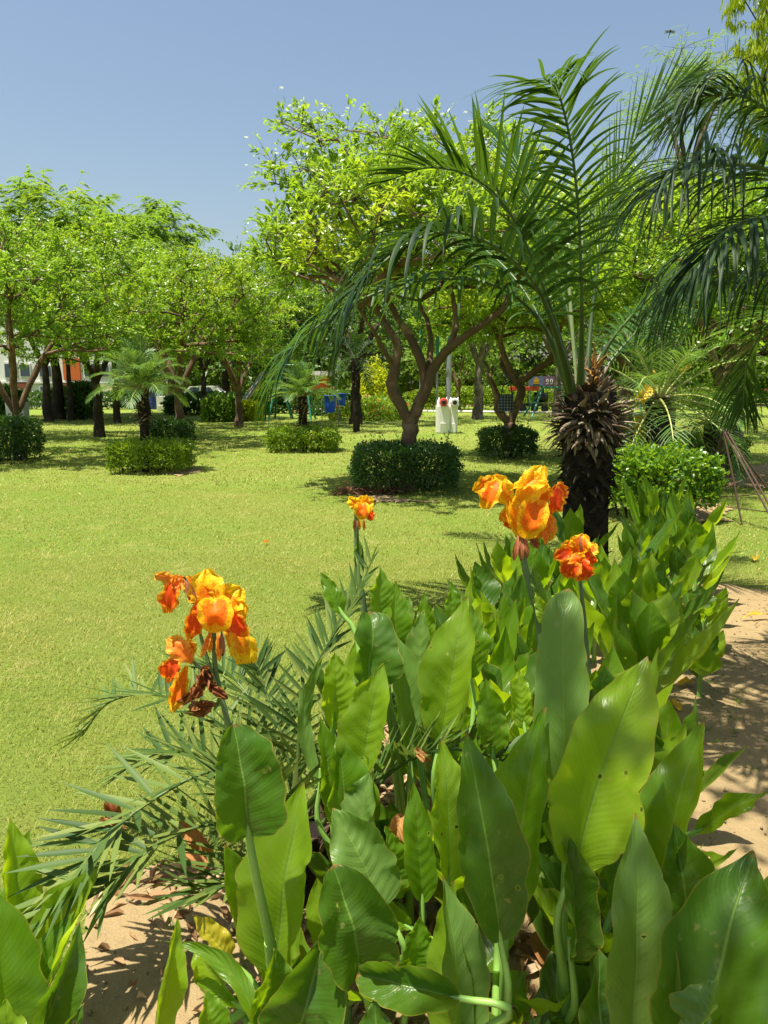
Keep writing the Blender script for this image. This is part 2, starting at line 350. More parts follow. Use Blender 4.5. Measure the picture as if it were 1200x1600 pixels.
# ------------------------------------------------------------------ ground
def wob(x, y, s=1.0):
    return (np.sin(x*3.1*s+1.3)*np.cos(y*2.7*s+.4)+.6*np.sin(x*7.3*s+y*5.1*s)+.4*np.sin(x*13.7*s-y*11.9*s+2)+.3*np.sin(x*29*s+y*23*s))/2.3
def inpoly(poly, x, y):
    c = np.zeros(x.shape, bool); n = len(poly)
    for i in range(n):
        x1, y1 = poly[i]; x2, y2 = poly[(i+1) % n]
        with np.errstate(divide='ignore', invalid='ignore'):
            h = ((y1 > y) != (y2 > y)) & (x < (x2-x1)*(y-y1)/((y2-y1) or 1e-9)+x1)
        c ^= h
    return c
def g2(*pp): return [tuple(G(a, b)[:2]) for a, b in pp]
BED = [(-1.35, 0.4)] + g2((60, 1600), (95, 1480), (150, 1385), (330, 1365), (460, 1330), (560, 1180), (640, 1060), (720, 985), (800, 945), (880, 915), (960, 893), (1090, 905), (1200, 925), (1330, 965)) + [(3.2, 2.6), (3.2, -2), (-1.35, -2)]
SOILS = [g2((1010, 800), (1090, 778), (1145, 792), (1140, 815), (1060, 822), (1005, 815)), g2((1120, 738), (1210, 722), (1400, 735), (1400, 768), (1210, 765), (1130, 760)),
         g2((548, 776), (600, 772), (660, 784), (690, 784), (680, 788), (580, 784)), g2((250, 740), (310, 731), (318, 736), (280, 746)), g2((405, 696), (430, 694), (430, 701), (410, 702))]
def soil_mask(x, y, jit=.07):
    xx = x+wob(x, y, 1.6)*jit; yy = y+wob(y, x, 1.9)*jit
    m = inpoly(BED, xx, yy)
    for s in SOILS: m |= inpoly(s, xx, yy)
    return m
m, t, out = nodes('lawn'); oc = texco(t)
a = noise(t, .35, 4, oc, .6); b = noise(t, 2.2, 5, oc, .7); c = noise(t, 55, 4, oc, .8)
col = mix(t, b, (.165, .225, .035), (.26, .29, .06)); col = mix(t, val(t, 'MULTIPLY', val(t, 'SUBTRACT', a, .42), 3.2, clamp=True), col, (.16, .26, .03))
col = mix(t, val(t, 'MULTIPLY', val(t, 'SUBTRACT', b, .60), 5, clamp=True), col, (.44, .39, .14))
col = mix(t, val(t, 'MULTIPLY', val(t, 'SUBTRACT', .50, c), 5, clamp=True), col, mix(t, .5, col, (.05, .08, .012)))
L(t, bsdf(t, col, .9, .1, bump(t, c, 1, .03)).outputs[0], out.inputs[0]); M['lawn'] = m
m, t, out = nodes('sandy soil'); oc = texco(t)
a = noise(t, 1.6, 5, oc, .6); b = noise(t, 14, 6, oc, .7); c = noise(t, 150, 4, oc, .7)
col = mix(t, a, (.25, .18, .088), (.36, .265, .135)); col = mix(t, val(t, 'MULTIPLY', val(t, 'SUBTRACT', b, .55), 5, clamp=True), col, (.22, .16, .082))
col = mix(t, val(t, 'MULTIPLY', val(t, 'SUBTRACT', c, .6), 6, clamp=True), col, (.55, .45, .3))
d_ = noise(t, 5, 3, oc, .6); col = mix(t, val(t, 'MULTIPLY', val(t, 'SUBTRACT', d_, .56), 5, clamp=True), col, (.22, .155, .085))
h = val(t, 'ADD', val(t, 'MULTIPLY', b, 1.0), val(t, 'ADD', val(t, 'MULTIPLY', c, .3), d_))
L(t, bsdf(t, col, .95, .1, bump(t, h, .9, .02)).outputs[0], out.inputs[0]); M['soil'] = m
def sheet(name, x0, x1, y0, y1, mat, z=0.0, nx=1, ny=1):
    X, Y = np.meshgrid(np.linspace(x0, x1, nx+1), np.linspace(y0, y1, ny+1))
    v = np.stack([X.ravel(), Y.ravel(), np.full(X.size, z)], 1)
    i = (np.arange(ny)[:, None]*(nx+1)+np.arange(nx)[None]).ravel()
    mb = MB(); mb.add(v, np.stack([i, i+1, i+nx+2, i+nx+1], 1)); return tag(mb.build(name, mat), kind='structure')
sheet('lawn', -300, 300, -60, 600, M['lawn'])
def soil_sheet(name, x0, x1, y0, y1, cell, mfun, zbase=.006, amp=.014):
    X, Y = np.meshgrid(np.arange(x0, x1, cell), np.arange(y0, y1, cell)); ny, nx = X.shape
    mk = mfun(X, Y)
    Z = zbase+amp*(.5+.5*wob(X*1.7, Y*1.7))+.004*wob(X*9, Y*9)+rng.uniform(0, .0015, X.shape)
    mm = mk.astype(float)
    for _ in range(3):
        mm[1:-1, 1:-1] = (mm[1:-1, 1:-1]+mm[:-2, 1:-1]+mm[2:, 1:-1]+mm[1:-1, :-2]+mm[1:-1, 2:])/5
    Z = .004+np.maximum(Z-.004, 0)*np.clip((mm-.3)*2, 0, 1)
    cm = mk[:-1, :-1] & mk[1:, :-1] & mk[:-1, 1:] & mk[1:, 1:]
    edge = (mm > .05) & (mm < .95); X = X+np.where(edge, rng.normal(0, cell*.3, X.shape), 0); Y = Y+np.where(edge, rng.normal(0, cell*.3, X.shape), 0)
    r_, c_ = np.nonzero(cm); i = r_*nx+c_
    f = np.stack([i, i+1, i+nx+1, i+nx], 1); used, inv = np.unique(f, return_inverse=True)
    v = np.stack([X.ravel(), Y.ravel(), Z.ravel()], 1)[used]
    mb = MB(); mb.add(v, inv.reshape(f.shape)); tag(mb.build(name, M['soil']), kind='structure')
soil_sheet('soil_bed', -1.6, 3.3, -.6, 6.6, .018, lambda x, y: inpoly(BED, x+wob(x, y, 1.6)*.07, y+wob(y, x, 1.9)*.07))
def smore(x, y):
    m_ = np.zeros(x.shape, bool); xx = x+wob(x, y, 1.6)*.12; yy = y+wob(y, x, 1.9)*.12
    for s in SOILS: m_ |= inpoly(s, xx, yy)
    return m_ & ~inpoly(BED, x, y)
soil_sheet('soil_patch', -4.5, 9.5, 7.4, 17.5, .04, smore)
# grass blades: dense near, larger tufts far
def grass():
    mb = MB()
    def band(y0, y1, n, hl, w, spread=1.0):
        y = np.sqrt(rng.uniform(y0**2, y1**2, n)); xw = y*.56*spread+.4
        x = rng.uniform(-1, 1, n)*xw
        k = ~soil_mask(x, y) | (rng.random(n) < .012); x, y = x[k], y[k]; n = len(x)
        # tufting: keep more where the turf is thick
        k = rng.random(n) < (.62+.38*wob(x*1.3, y*1.3)); x, y = x[k], y[k]; n = len(x)
        a = rng.uniform(0, 2*math.pi, n); l = hl*rng.uniform(.5, 1.35, n); ln = rng.uniform(.25, 1.1, n)
        b = np.stack([x, y, np.full(n, -.002)], 1); d = np.stack([np.cos(a)*ln, np.sin(a)*ln, np.ones(n)], 1); d = nz(d)
        s = np.stack([-np.sin(a+.5), np.cos(a+.5), np.zeros(n)], 1)*(w*rng.uniform(.7, 1.3, n))[:, None]
        mid = b+d*(l*.55)[:, None]; tip = b+d*l[:, None]*np.array([1.15, 1.15, .8])
        v = np.stack([b-s, b+s, mid+s*.8, mid-s*.8, tip], 1).reshape(-1, 3); o = np.arange(n)[:, None]*5
        mb.add(v, o+np.array([[0, 1, 2, 3]])); mb.F.append(o+np.array([[3, 2, 4]])+mb.n-n*5); mb.M.append(np.zeros(n, dtype=np.int32))
    band(1.3, 3.6, 130000, .032, .0013, 1.6); band(3.6, 6.5, 150000, .032, .0020, 1.35); band(6.5, 11, 105000, .034, .0036, 1.2); band(11, 20, 80000, .04, .008); band(20, 38, 40000, .05, .018, 1.05)
    tag(mb.build('lawn_grass', M['grass'], smooth=False), 'short mown green and straw coloured grass of the lawn', 'grass', kind='stuff')
grass()
def lawn_litter():
    mb = MB(); n = 700; y = np.sqrt(rng.uniform(9, 900, n)); x = rng.uniform(-1, 1, n)*(y*.56+.3); k = ~soil_mask(x, y); x, y = x[k], y[k]; n = len(x); sc = np.clip(y/9, .55, 1.6)
    leafcloud(mb, np.stack([x, y, rng.uniform(.032, .044, n)], 1), rng.normal(0, 1, (n, 3))*np.array([1, 1, .15]), rng.normal(0, .3, (n, 3))+np.array([0, 0, 1.]), rng.uniform(.02, .055, n)*sc, rng.uniform(.012, .028, n)*sc, .4, six=True)
    tag(mb.build('lawn_litter', M['litter2'], smooth=False), 'small dry leaves scattered thinly over the lawn', 'leaf litter', kind='stuff')
def pebbles():
    mb = MB(); n = 7000; x = rng.uniform(-1.2, 3.2, n); y = rng.uniform(1.2, 6.3, n); k = inpoly(BED, x, y); x, y = x[k], y[k]; n = len(x)
    r = rng.uniform(.002, .007, n)**1.0*np.where(rng.random(n) < .05, 2.2, 1)
    o = np.array([[1, 0, 0], [-1, 0, 0], [0, 1, 0], [0, -1, 0], [0, 0, .8], [0, 0, -.8]])
    v = np.stack([x, y, .016+r*.2], 1)[:, None]+o[None]*r[:, None, None]*rng.uniform(.6, 1.3, (n, 6, 1))
    f = np.array([[0, 2, 4], [2, 1, 4], [1, 3, 4], [3, 0, 4], [2, 0, 5], [1, 2, 5], [3, 1, 5], [0, 3, 5]])
    mb.add(v, (f[None]+(np.arange(n)*6)[:, None, None]).reshape(-1, 3))
    tag(mb.build('soil_crumbs', M['soil'], smooth=True), 'small clods and crumbs lying on the sandy soil', 'gravel', kind='stuff')
pebbles()
# ------------------------------------------------------------------ leaf clouds, trees, hedges
def leafcloud(mb, c, d, nrm, ln, wd, fold=.25, m=0, six=False):
    """n folded leaves; c base points, d directions, nrm rough face normals"""
    n = len(c); d = nz(d); s = nz(np.cross(d, nrm)); u = np.cross(s, d)
    ln = np.broadcast_to(ln, (n,))[:, None]; wd = np.broadcast_to(wd, (n,))[:, None]
    if not six:
        v = np.stack([c, c+d*ln*.5+s*wd*.5+u*wd*fold, c+d*ln-u*ln*.12, c+d*ln*.5-s*wd*.5+u*wd*fold], 1).reshape(-1, 3)
        f = np.array([[0, 1, 2], [0, 2, 3]]); k = 4
    else:
        v = np.stack([c, c+d*ln*.3+s*wd*.45+u*wd*fold, c+d*ln*.68+s*wd*.4+u*wd*fold*.6-u*ln*.04, c+d*ln-u*ln*.15, c+d*ln*.68-s*wd*.4+u*wd*fold*.6-u*ln*.04, c+d*ln*.3-s*wd*.45+u*wd*fold, c+d*ln*.5], 1).reshape(-1, 3)
        f = np.array([[0, 1, 6], [1, 2, 6], [2, 3, 6], [3, 4, 6], [4, 5, 6], [5, 0, 6]]); k = 7
    mb.add(v, (f[None]+(np.arange(n)*k)[:, None, None]).reshape(-1, 3), m)
lawn_litter()
def sprays(mb, c, d, nrm, ln, npair, ll, lw, m=0):
    """pinnate sprays: each a row of leaflet pairs along d, drooping"""
    n = len(c); d = nz(d); s = nz(np.cross(d, nrm)); ln = np.broadcast_to(ln, (n,))
    for i in range(npair):
        u = (i+.6)/npair; p = c+d*(ln*u)[:, None]-np.array([0, 0, 1.])*(ln*.35*u*u)[:, None]
        for sg in (-1, 1):
            dd = nz(s*sg+d*.5+rng.normal(0, .12, (n, 3))); L_ = ll*(1.1-.6*abs(u-.4))
            leafcloud(mb, p, dd, nrm, L_*rng.uniform(.8, 1.2, n), lw, .1, m)
def grow(root_nodes, tips, mb, r_tip=.006, k=.5, sag=.05, sides=5, exist_r=None, jit=.12):
    """joins every tip to the nearest branch so far, then thickens branches by what they carry"""
    pos = [np.array(p, float) for p, _ in root_nodes]; par = [q for _, q in root_nodes]; nfix = len(pos)
    plen = [0.0]*nfix
    for i in range(nfix):
        if par[i] >= 0: plen[i] = plen[par[i]]+np.linalg.norm(pos[i]-pos[par[i]])
    tips = sorted(tips, key=lambda q: np.linalg.norm(q-pos[nfix-1])); end = []
    start = max(1, nfix//4)
    for q in tips:
        A = np.array(pos[start:]); dist = np.linalg.norm(A-q, axis=1)+k*.35*np.array(plen[start:])
        dist += np.where(A[:, 2] > q[2]+.05, .6, 0)
        j = int(np.argmin(dist))+start; a = pos[j]; l = np.linalg.norm(q-a); ns = max(1, min(4, int(l/.35))); last = j
        for s_ in range(1, ns+1):
            u = s_/ns; p = a+(q-a)*u+np.array([0, 0, -sag*l*4*u*(1-u)*-1])
            if s_ < ns: p = p+rng.normal(0, jit*l/ns*.6, 3)
            pos.append(p); par.append(last); plen.append(plen[last]+l/ns); last = len(pos)-1
        end.append(last)
    w = np.zeros(len(pos))
    for e in end: w[e] += 1
    for i in range(len(pos)-1, 0, -1): w[par[i]] += w[i]
    r = r_tip*np.maximum(w, 1)**.47
    A, B, ra, rb = [], [], [], []
    for i in range(nfix, len(pos)):
        A.append(pos[par[i]]); B.append(pos[i]+(pos[i]-pos[par[i]])*.04)
        rp = min(r[par[i]], r[i]*1.35) if par[i] >= nfix else r[i]*1.2
        ra.append(rp); rb.append(r[i])
    if A: segs(mb, A, B, ra, rb, sides)
    return np.array([pos[e] for e in end]), np.array([pos[e]-pos[par[e]] for e in end]), r
def tree(label, base, limbs, crown, ntip, nleaf, leaf, mats, cat='tree', name='tree', group=None, kind='leaf', clump=.22, blossoms=0, under=.35, rmul=1.0, seed=1, fl=.6, r_tip=.006, drop=.0, bark_m='bark', lumps=.25, crowns=None):
    """base: ground point; limbs: list of (points, r0, r1), first is the trunk; crown: (centre, radii); crowns: further (centre, radii)"""
    global rng
    keep = rng; rng = np.random.default_rng(seed)
    root = empty(name, base, label, cat, group)
    mb = MB(); nd = []; idx = 0
    for li, (pts, r0, r1) in enumerate(limbs):
        cp = crom(pts, 12); cp[1:-1] += rng.normal(0, r0*.12, (10, 3)); tube(mb, cp, [r0*(1.35 if li == 0 else 1), r0*1.05, (r0+r1)/2, r1], 9, noise=.07)
        j = -1
        if nd:
            dd = [np.linalg.norm(n_[0]-cp[0]) for n_ in nd]; j = int(np.argmin(dd))
        for q in cp: nd.append((q, j)); j = len(nd)-1
    tips = []
    cs = [crown]+(crowns or []); wts = np.array([c_[1][0]*c_[1][1] for c_ in cs]); wts[0] *= 1.4; wts = wts/wts.sum()
    ph = rng.uniform(0, 6.28, 8)
    while len(tips) < ntip:
        cc, rr = cs[rng.choice(len(cs), p=wts)]
        q = nz(rng.normal(0, 1, 3)); 
        if q[2] < -under: continue
        rad = rng.random()**.33 if rng.random() < .45 else rng.uniform(.8, 1.0)
        an = math.atan2(q[1], q[0]); lump = 1+lumps*(math.sin(an*3+ph[0])*.5+math.sin(an*5+q[2]*4+ph[1])*.5+.5*math.sin(q[2]*9+ph[2]))*.8
        tips.append(np.array(cc)+q*np.array(rr)*rad*lump)
    te, td, _ = grow(nd, tips, mb, r_tip, .5, .03)
    nt2 = 6 if kind != 'weep' else 3; ti = np.repeat(np.arange(len(te)), nt2); tl = clump*rng.uniform(.8, 2.5, len(ti))
    tv = nz(rng.normal(0, 1, (len(ti), 3))*np.array([1, 1, fl])+nz(td)[ti]*.5+np.array([0, 0, .25]))*tl[:, None]
    segs(mb, te[ti], te[ti]+tv*.96, np.full(len(ti), r_tip*.55), np.full(len(ti), r_tip*.2), 3)
    tr = mb.build('trunk', M[bark_m], root)
    n = len(te)*nleaf; i = np.repeat(np.arange(len(te)), nleaf); lm = MB(); tk = i*nt2+rng.integers(0, nt2, n); tdn = nz(td)[i]
    kk = rng.random(n) < rng.uniform(.35, 1.15, len(ti))[tk]; i, tk, tdn = i[kk], tk[kk], tdn[kk]; n = len(i)
    off = tv[tk]*(rng.random(n)**.55)[:, None]; cc = te[i]; p = cc+off+rng.normal(0, clump*.13, (n, 3))
    if kind == 'leaf' or kind == 'six':
        d = nz(off)*1.1+tdn*.3+rng.normal(0, .45, (n, 3)); d[:, 2] += -.15-drop
        nr = rng.normal(0, .45, (n, 3))+np.array([0, 0, 1.])
        leafcloud(lm, p, d, nr, leaf[0]*rng.uniform(.6, 1.25, n), leaf[1]*rng.uniform(.7, 1.2, n), .2, six=(kind == 'six'))
    elif kind == 'spray':
        d = nz(off)+rng.normal(0, .5, (n, 3)); d[:, 2] = d[:, 2]*.25-.15
        sprays(lm, p, d, rng.normal(0, .3, (n, 3))+np.array([0, 0, 1.]), leaf[0]*rng.uniform(.7, 1.2, n), leaf[2], leaf[1], leaf[3])
    elif kind == 'weep':
        d = rng.normal(0, .25, (n, 3))+np.array([0, 0, -1.])
        leafcloud(lm, p, d, rng.normal(0, 1, (n, 3)), leaf[0]*rng.uniform(.6, 1.25, n), leaf[1], .2)
    lm.build('crown', M[mats], root, smooth=False)
    if blossoms:
        bm_ = MB(); top = te[te[:, 2] > np.quantile(te[:, 2], .25)]
        j = rng.integers(0, len(top), blossoms); c0 = top[j]+rng.normal(0, clump*.9, (blossoms, 3))*np.array([1, 1, .5])+np.array([0, 0, clump*.7])
        for k_ in range(5):
            a_ = k_*1.2566; d = np.stack([np.full(blossoms, math.cos(a_)), np.full(blossoms, math.sin(a_)), rng.uniform(.1, .8, blossoms)], 1)
            leafcloud(bm_, c0, d, np.tile([0, 0, 1.], (blossoms, 1)), .035*rmul, .026*rmul, .1)
        o = bm_.build('blossoms', M['bloom'], root, smooth=False)
        if blossoms > 100: o['kind'] = 'stuff'
    rng = keep
    return root
def hedge(label, c, sx, sy, h, mat, n, leaf=(.05, .03), group=None, round_=.25, stems=14, seed=1, wild=0, z0=.08, dry=0, name='clipped_hedge', cat='hedge'):
    global rng
    keep = rng; rng = np.random.default_rng(seed)
    root = empty(name, (c[0], c[1], 0), label, cat, group)
    mb = MB()
    for _ in range(stems):
        x, y = rng.uniform(-.42, .42, 2)*np.array([sx, sy]); q = np.array([c[0]+x*.8, c[1]+y*.8, -.02])
        e = np.array([c[0]+x*1.15+rng.normal(0, .05), c[1]+y*1.1, h*.8]); mid = (q+e)/2+rng.normal(0, .03, 3)
        tube(mb, crom([q, mid, e], 6), [.014, .008], 5)
    nt_ = stems*14
    A = np.stack([c[0]+rng.uniform(-.42, .42, nt_)*sx, c[1]+rng.uniform(-.42, .42, nt_)*sy, rng.uniform(.05, h*.8, nt_)], 1)
    B = A+rng.normal(0, .09, (nt_, 3))+np.array([0, 0, .08]); segs(mb, A, B, np.full(nt_, .005), np.full(nt_, .002), 3)
    mb.build('wood', M['barkd'], root)
    # leaves: mostly near the clipped faces
    u = rng.uniform(-1, 1, (n, 3)); k = rng.integers(0, 3, n); sh = rng.random(n) < .72
    sg = np.where(rng.random(n) < .5, -1., 1.); face = 1-np.abs(rng.normal(0, .07, n))
    wgt = rng.random(n); k = np.where(wgt < .38, 2, np.where(wgt < .72, 1, 0)); sg = np.where(k == 2, 1., sg)
    for a_ in range(3):
        sel = sh & (k == a_); u[sel, a_] = sg[sel]*face[sel]
    r_ = np.sqrt(u[:, 0]**2+u[:, 1]**2); lim = 1+.414*(1-round_)
    sc = np.where(r_ > lim, lim/np.maximum(r_, 1e-6), 1); u[:, 0] *= sc; u[:, 1] *= sc
    top = np.clip(u[:, 2], -1, 1)
    u[:, 2] = (u[:, 2]+1)*(1-.30*min(1, round_+.15)*np.clip(np.maximum(np.abs(u[:, 0]), np.abs(u[:, 1])), 0, 1)**4)-1; top = np.clip(u[:, 2], -1, 1)
    bul = 1+.13*wob(u[:, 0]*2+seed, u[:, 2]*2)+.04*wob(u[:, 1]*3, u[:, 0]*3+seed)
    p = np.stack([c[0]+u[:, 0]*sx/2*bul, c[1]+u[:, 1]*sy/2*bul, z0+(top*.5+.5)*(h-z0)*(1+.09*wob(u[:, 0]*2.5+seed, u[:, 1]*2.5))], 1)
    p += rng.normal(0, .028, p.shape)
    keepm = (top > -.75) | (rng.random(n) < .5); p = p[keepm]; u = u[keepm]; n = len(p)
    d = nz(u*np.array([1, 1, .9])+np.array([0, 0, .25]))+rng.normal(0, .55, (n, 3))
    nr = nz(u*np.array([1, 1, 1.2]))+rng.normal(0, .35, (n, 3))
    lm = MB(); leafcloud(lm, p, d, nr, leaf[0]*rng.uniform(.6, 1.3, n), leaf[1]*rng.uniform(.7, 1.2, n), .18, six=leaf[0] > .055)
    if wild:
        for _ in range(wild):
            b = np.array([c[0]+rng.uniform(-.45, .45)*sx, c[1]+rng.uniform(-.45, .45)*sy, h*.95]); e = b+np.array([rng.normal(0, .05), rng.normal(0, .05), rng.uniform(.08, .26)])
            q = b+(e-b)*rng.uniform(0, 1, (9, 1)); leafcloud(lm, q, rng.normal(0, 1, (9, 3))+np.array([0, 0, .6]), rng.normal(0, 1, (9, 3)), leaf[0]*.8, leaf[1]*.8)
            segs(lm, [b], [e], [.003], [.0015], 3)
    lm.build('foliage', M[mat], root, smooth=False)
    rng = keep; return root
# ------------------------------------------------------------------ palms
def frond(parent, pts, ll, lw, n=46, droop=.5, a0=70, a1=22, vf=.35, side=None, mat='palm', rm='rachis', rr=(.016, .003), s0=.2, stiff=False, ns=6, jit=.06, prof=None, curl=0, name='frond', up=None):
    """pts: world points along the rachis, crown to tip; ll leaflet length (m)"""
    cp = crom(pts, 48); tg = nz(np.gradient(cp, axis=0)); mb = MB(); V = []; F = []; nv = 0
    upv = np.array([0, 0, 1.]) if up is None else nz(np.array(up, float))
    prev = None
    for i in range(n):
        u = i/(n-1); s = s0+(1-s0)*(u**.92)
        for sg in (-1, 1):
            sj = min(max(s+rng.normal(0, .25/n), 0), 1); q = sj*47; k = min(int(q), 46); f = q-k
            p = cp[k]*(1-f)+cp[k+1]*f; t_ = nz(tg[k]*(1-f)+tg[k+1]*f)
            if side is not None: sd_ = np.array(side, float)
            else: sd_ = np.cross(t_, upv)
            sd_ = sd_-t_*np.dot(sd_, t_); sd_ = nz(sd_); nr = np.cross(sd_, t_)
            if side is None and nr[2] < 0: nr = -nr
            an = R(a0+(a1-a0)*u+rng.normal(0, 60*jit)); vv = vf*(1-.4*u)+rng.normal(0, jit)
            d = t_*math.cos(an)+(sd_*sg*math.cos(vv)+nr*math.sin(vv))*math.sin(an)
            pr = math.sin(math.pi*min(1, .16+.80*u))**.55 if prof is None else prof(u)
            Lf = ll*pr*rng.uniform(.88, 1.08); st = Lf/ns; rows = []
            wv = np.cross(d, nr); wv = nz(wv)
            dr = droop*rng.uniform(.45, 1.6)
            for j in range(ns+1):
                x = j/ns
                w = lw*.5*(min(1, .45+x*4)*(1-x**2.4)**.8) + .0006
                fold = np.cross(wv, d)*w*.35
                rows.append(np.stack([p-wv*w+fold, p, p+wv*w+fold]))
                p = p+d*st
                d = nz(d+np.array([0, 0, -1.])*dr*(.25+x)*1.6/ns+(t_*curl/ns)); wv = nz(wv-d*np.dot(wv, d))
            V.append(np.concatenate(rows)); o = nv
            b = np.arange(ns)[:, None]*3+o
            F.append(np.concatenate([b+np.array([[0, 1, 4, 3]]), b+np.array([[1, 2, 5, 4]])])); nv += 3*(ns+1)
    mb.add(np.concatenate(V), np.concatenate(F)); o = mb.build(name, M[mat], parent)
    rb = MB(); tube(rb, cp, [rr[0], rr[0]*.75, rr[0]*.55, (rr[0]*.35+rr[1]*.5), rr[1]], 7); rb.build('rachis', M[rm], o)
    return o
def boots(mb, c, z0, z1, r0, r1, n, ln, wd, tilt0=.2, tilt1=1.2, m=0, seed=3, droop=.6, hang=0):
    """curved dry leaf-base shards round a trunk"""
    g = np.random.default_rng(seed)
    for i in range(n):
        u = (i+.5)/n; z = z0+(z1-z0)*u; a = i*2.39996+g.normal(0, .15); r = r0+(r1-r0)*u
        o = np.array([math.cos(a), math.sin(a), 0]); s = np.array([-o[1], o[0], 0]); tl = tilt0+(tilt1-tilt0)*u+g.normal(0, .36)
        d = o*math.cos(tl)+np.array([0, 0, 1.])*math.sin(tl)+s*g.normal(0, .2); d /= np.linalg.norm(d); p = np.array([c[0], c[1], z])+o*r*.85
        l = ln*g.uniform(.55, 1.35); w = wd*g.uniform(.6, 1.3); V = []
        for j in range(6):
            x = j/5; ww = w*(1-x)**.7*(1 if x else 1.3)+.002; th = np.cross(d, s)*ww*.35
            tw = g.normal(0, .1)
            ss = s*math.cos(tw)+th/max(ww, 1e-4)*math.sin(tw)*.5
            V += [p-ss*ww, p+th, p+ss*ww, p-th*.6]; p = p+d*l/5
            d = d+np.array([0, 0, -1.])*droop*g.uniform(.2, 1)/5*(1+2*x)*1.5+g.normal(0, .06, 3); d /= np.linalg.norm(d)
        f = []
        for j in range(5):
            b = j*4
            for k in range(4): f.append([b+k, b+(k+1) % 4, b+4+(k+1) % 4, b+4+k])
        mb.add(V, f, m)
def auto_palm(label, base, trunk_h, r, nf, fl, ll, lw, mat='palml', rm='rachisy', seed=1, bootz=None, group=None, name='date_palm', boot_n=90, boot_len=.12, n=26, droop=.5, elev=(80, -10), az0=0, sides=None, trunk_mat='trunkd', crown_z=None):
    global rng
    keep = rng; rng = np.random.default_rng(seed); g = random.Random(seed)
    root = empty(name, base, label, 'palm tree', group); b = Vector(base); mb = MB()
    cz = trunk_h
    tube(mb, [b+Vector((0, 0, -.02)), b+Vector((0.01, 0, cz*.5)), b+Vector((0, 0, cz))], [r*1.0, r*.85, r*1.2, r*1.3], 12, noise=.08)
    boots(mb, b, .02, cz*.75, r*.95, r*1.0, boot_n//2, boot_len*.4, .02, 1.2, 1.2, 1, seed, .1)
    mb.build('trunk', [M[trunk_mat], M['scale']], root)
    bb = MB(); boots(bb, b, bootz if bootz is not None else cz*.6, cz*1.03, r*1.1, r*1.4, boot_n, boot_len, .022, -.2, .9, 0, seed+1, .7)
    bb.build('leaf_bases', M['boot'], root)
    for i in range(nf):
        a = az0+i*2.39996; u = i/(nf-1); el = R(elev[0]+(elev[1]-elev[0])*u+g.uniform(-6, 6)); l = fl*g.uniform(.85, 1.1)*(1-.15*(1-u))
        d = Vector((math.cos(a)*math.cos(el), math.sin(a)*math.cos(el), math.sin(el))); p = b+Vector((math.cos(a)*r*.4, math.sin(a)*r*.4, cz)); pts = [p]
        for k in range(5):
            p = p+d*l/5; pts.append(p.copy()); d = (d+Vector((0, 0, -1))*(.10+.09*k)).normalized()
        frond(root, pts, ll, lw, n, droop, 68, 22, .35, None, mat, rm, (.012*fl, .002), .14, ns=4)
    rng = keep; return root
# ------------------------------------------------------------------ far setting
def part(parent, name, mat, c, s, bev=0.0, rz=0.0):
    mb = MB(); box(mb, c, s, rz, 0, 0, bev); return mb.build(name, M[mat], parent, smooth=False)
def house(label, x0, x1, d, wallc, h, bands, wins):
    """bands: (px0,px1,py0,py1,mat) coloured wall panels; wins: (px0,px1,py0,py1)"""
    a, b = P(x0, 600, d), P(x1, 600, d); root = empty('house', ((a.x+b.x)/2, d+3, 0), label, 'house')
    part(root, 'wall', wallc, ((a.x+b.x)/2, d+3, h/2), (b.x-a.x, 6, h))
    part(root, 'roof', 'wall', ((a.x+b.x)/2, d+3, h+.12), (b.x-a.x+.6, 6.6, .24))
    for (p0, p1, q0, q1, mt) in bands:
        A, B = P(p0, q1, d-.1), P(p1, q0, d-.1); part(root, 'wall_panel', mt, ((A.x+B.x)/2, d-.06, (A.z+B.z)/2), (B.x-A.x, .2, B.z-A.z))
    for (p0, p1, q0, q1) in wins:
        A, B = P(p0, q1, d-.2), P(p1, q0, d-.2); f = part(root, 'window', 'wall', ((A.x+B.x)/2, d-.05, (A.z+B.z)/2), (B.x-A.x, .16, B.z-A.z))
        part(f, 'pane', 'glassd', ((A.x+B.x)/2, d-.14, (A.z+B.z)/2), ((B.x-A.x)*.8, .05, (B.z-A.z)*.8))
    return root
house('long white house with an orange panel, behind the palm with the clipped shrub', -60, 182, 50, 'wall', 7.2, [(-60, 182, 596, 599, 'wall'), (146, 182, 600, 640, 'cream'), (100, 124, 560, 594, 'orange'), (88, 116, 598, 616, 'brick'), (22, 44, 597, 616, 'brick')], [(6, 24, 566, 592), (60, 80, 570, 590), (130, 150, 566, 590), (30, 46, 568, 590), (154, 170, 568, 590), (130, 144, 602, 622), (62, 76, 602, 622)])
house('cream house end wall seen between the dark trunks', 184, 262, 52, 'cream', 6.2, [], [(202, 210, 560, 600), (228, 240, 572, 600)])
house('low tan hut glimpsed behind the small palm and swing frame', 478, 504, 44, 'orange', 2.0, [], [(488, 498, 590, 602)])
part_w = MB(); box(part_w, (0, 66, .7), (120, .25, 1.2)); tag(part_w.build('boundary_wall', M['brick'], loc=(0, 66, 0)), 'low brown boundary wall along the far side of the park', 'wall')
def strip_hedge(label, x0, x1, d, dep, h, mat, n, seed, group=None, leaf=(.17, .12)):
    a, b = P(x0, 600, d), P(x1, 600, d)
    return hedge(label, ((a.x+b.x)/2, d), b.x-a.x, dep, h, mat, n, leaf, group, .8, 10, seed)
strip_hedge('long clipped green hedge at the back, behind the lamp post', 640, 900, 47, 1.6, 1.25, 'hedge', 7000, 31)
strip_hedge('clipped hedge at the back, behind the far swing frame with the tyre', 905, 1130, 46, 1.6, 1.25, 'hedge', 6000, 32)
strip_hedge('dark hedge before the white house', -120, 250, 46.5, 1.6, 1.0, 'hedged', 9000, 33)
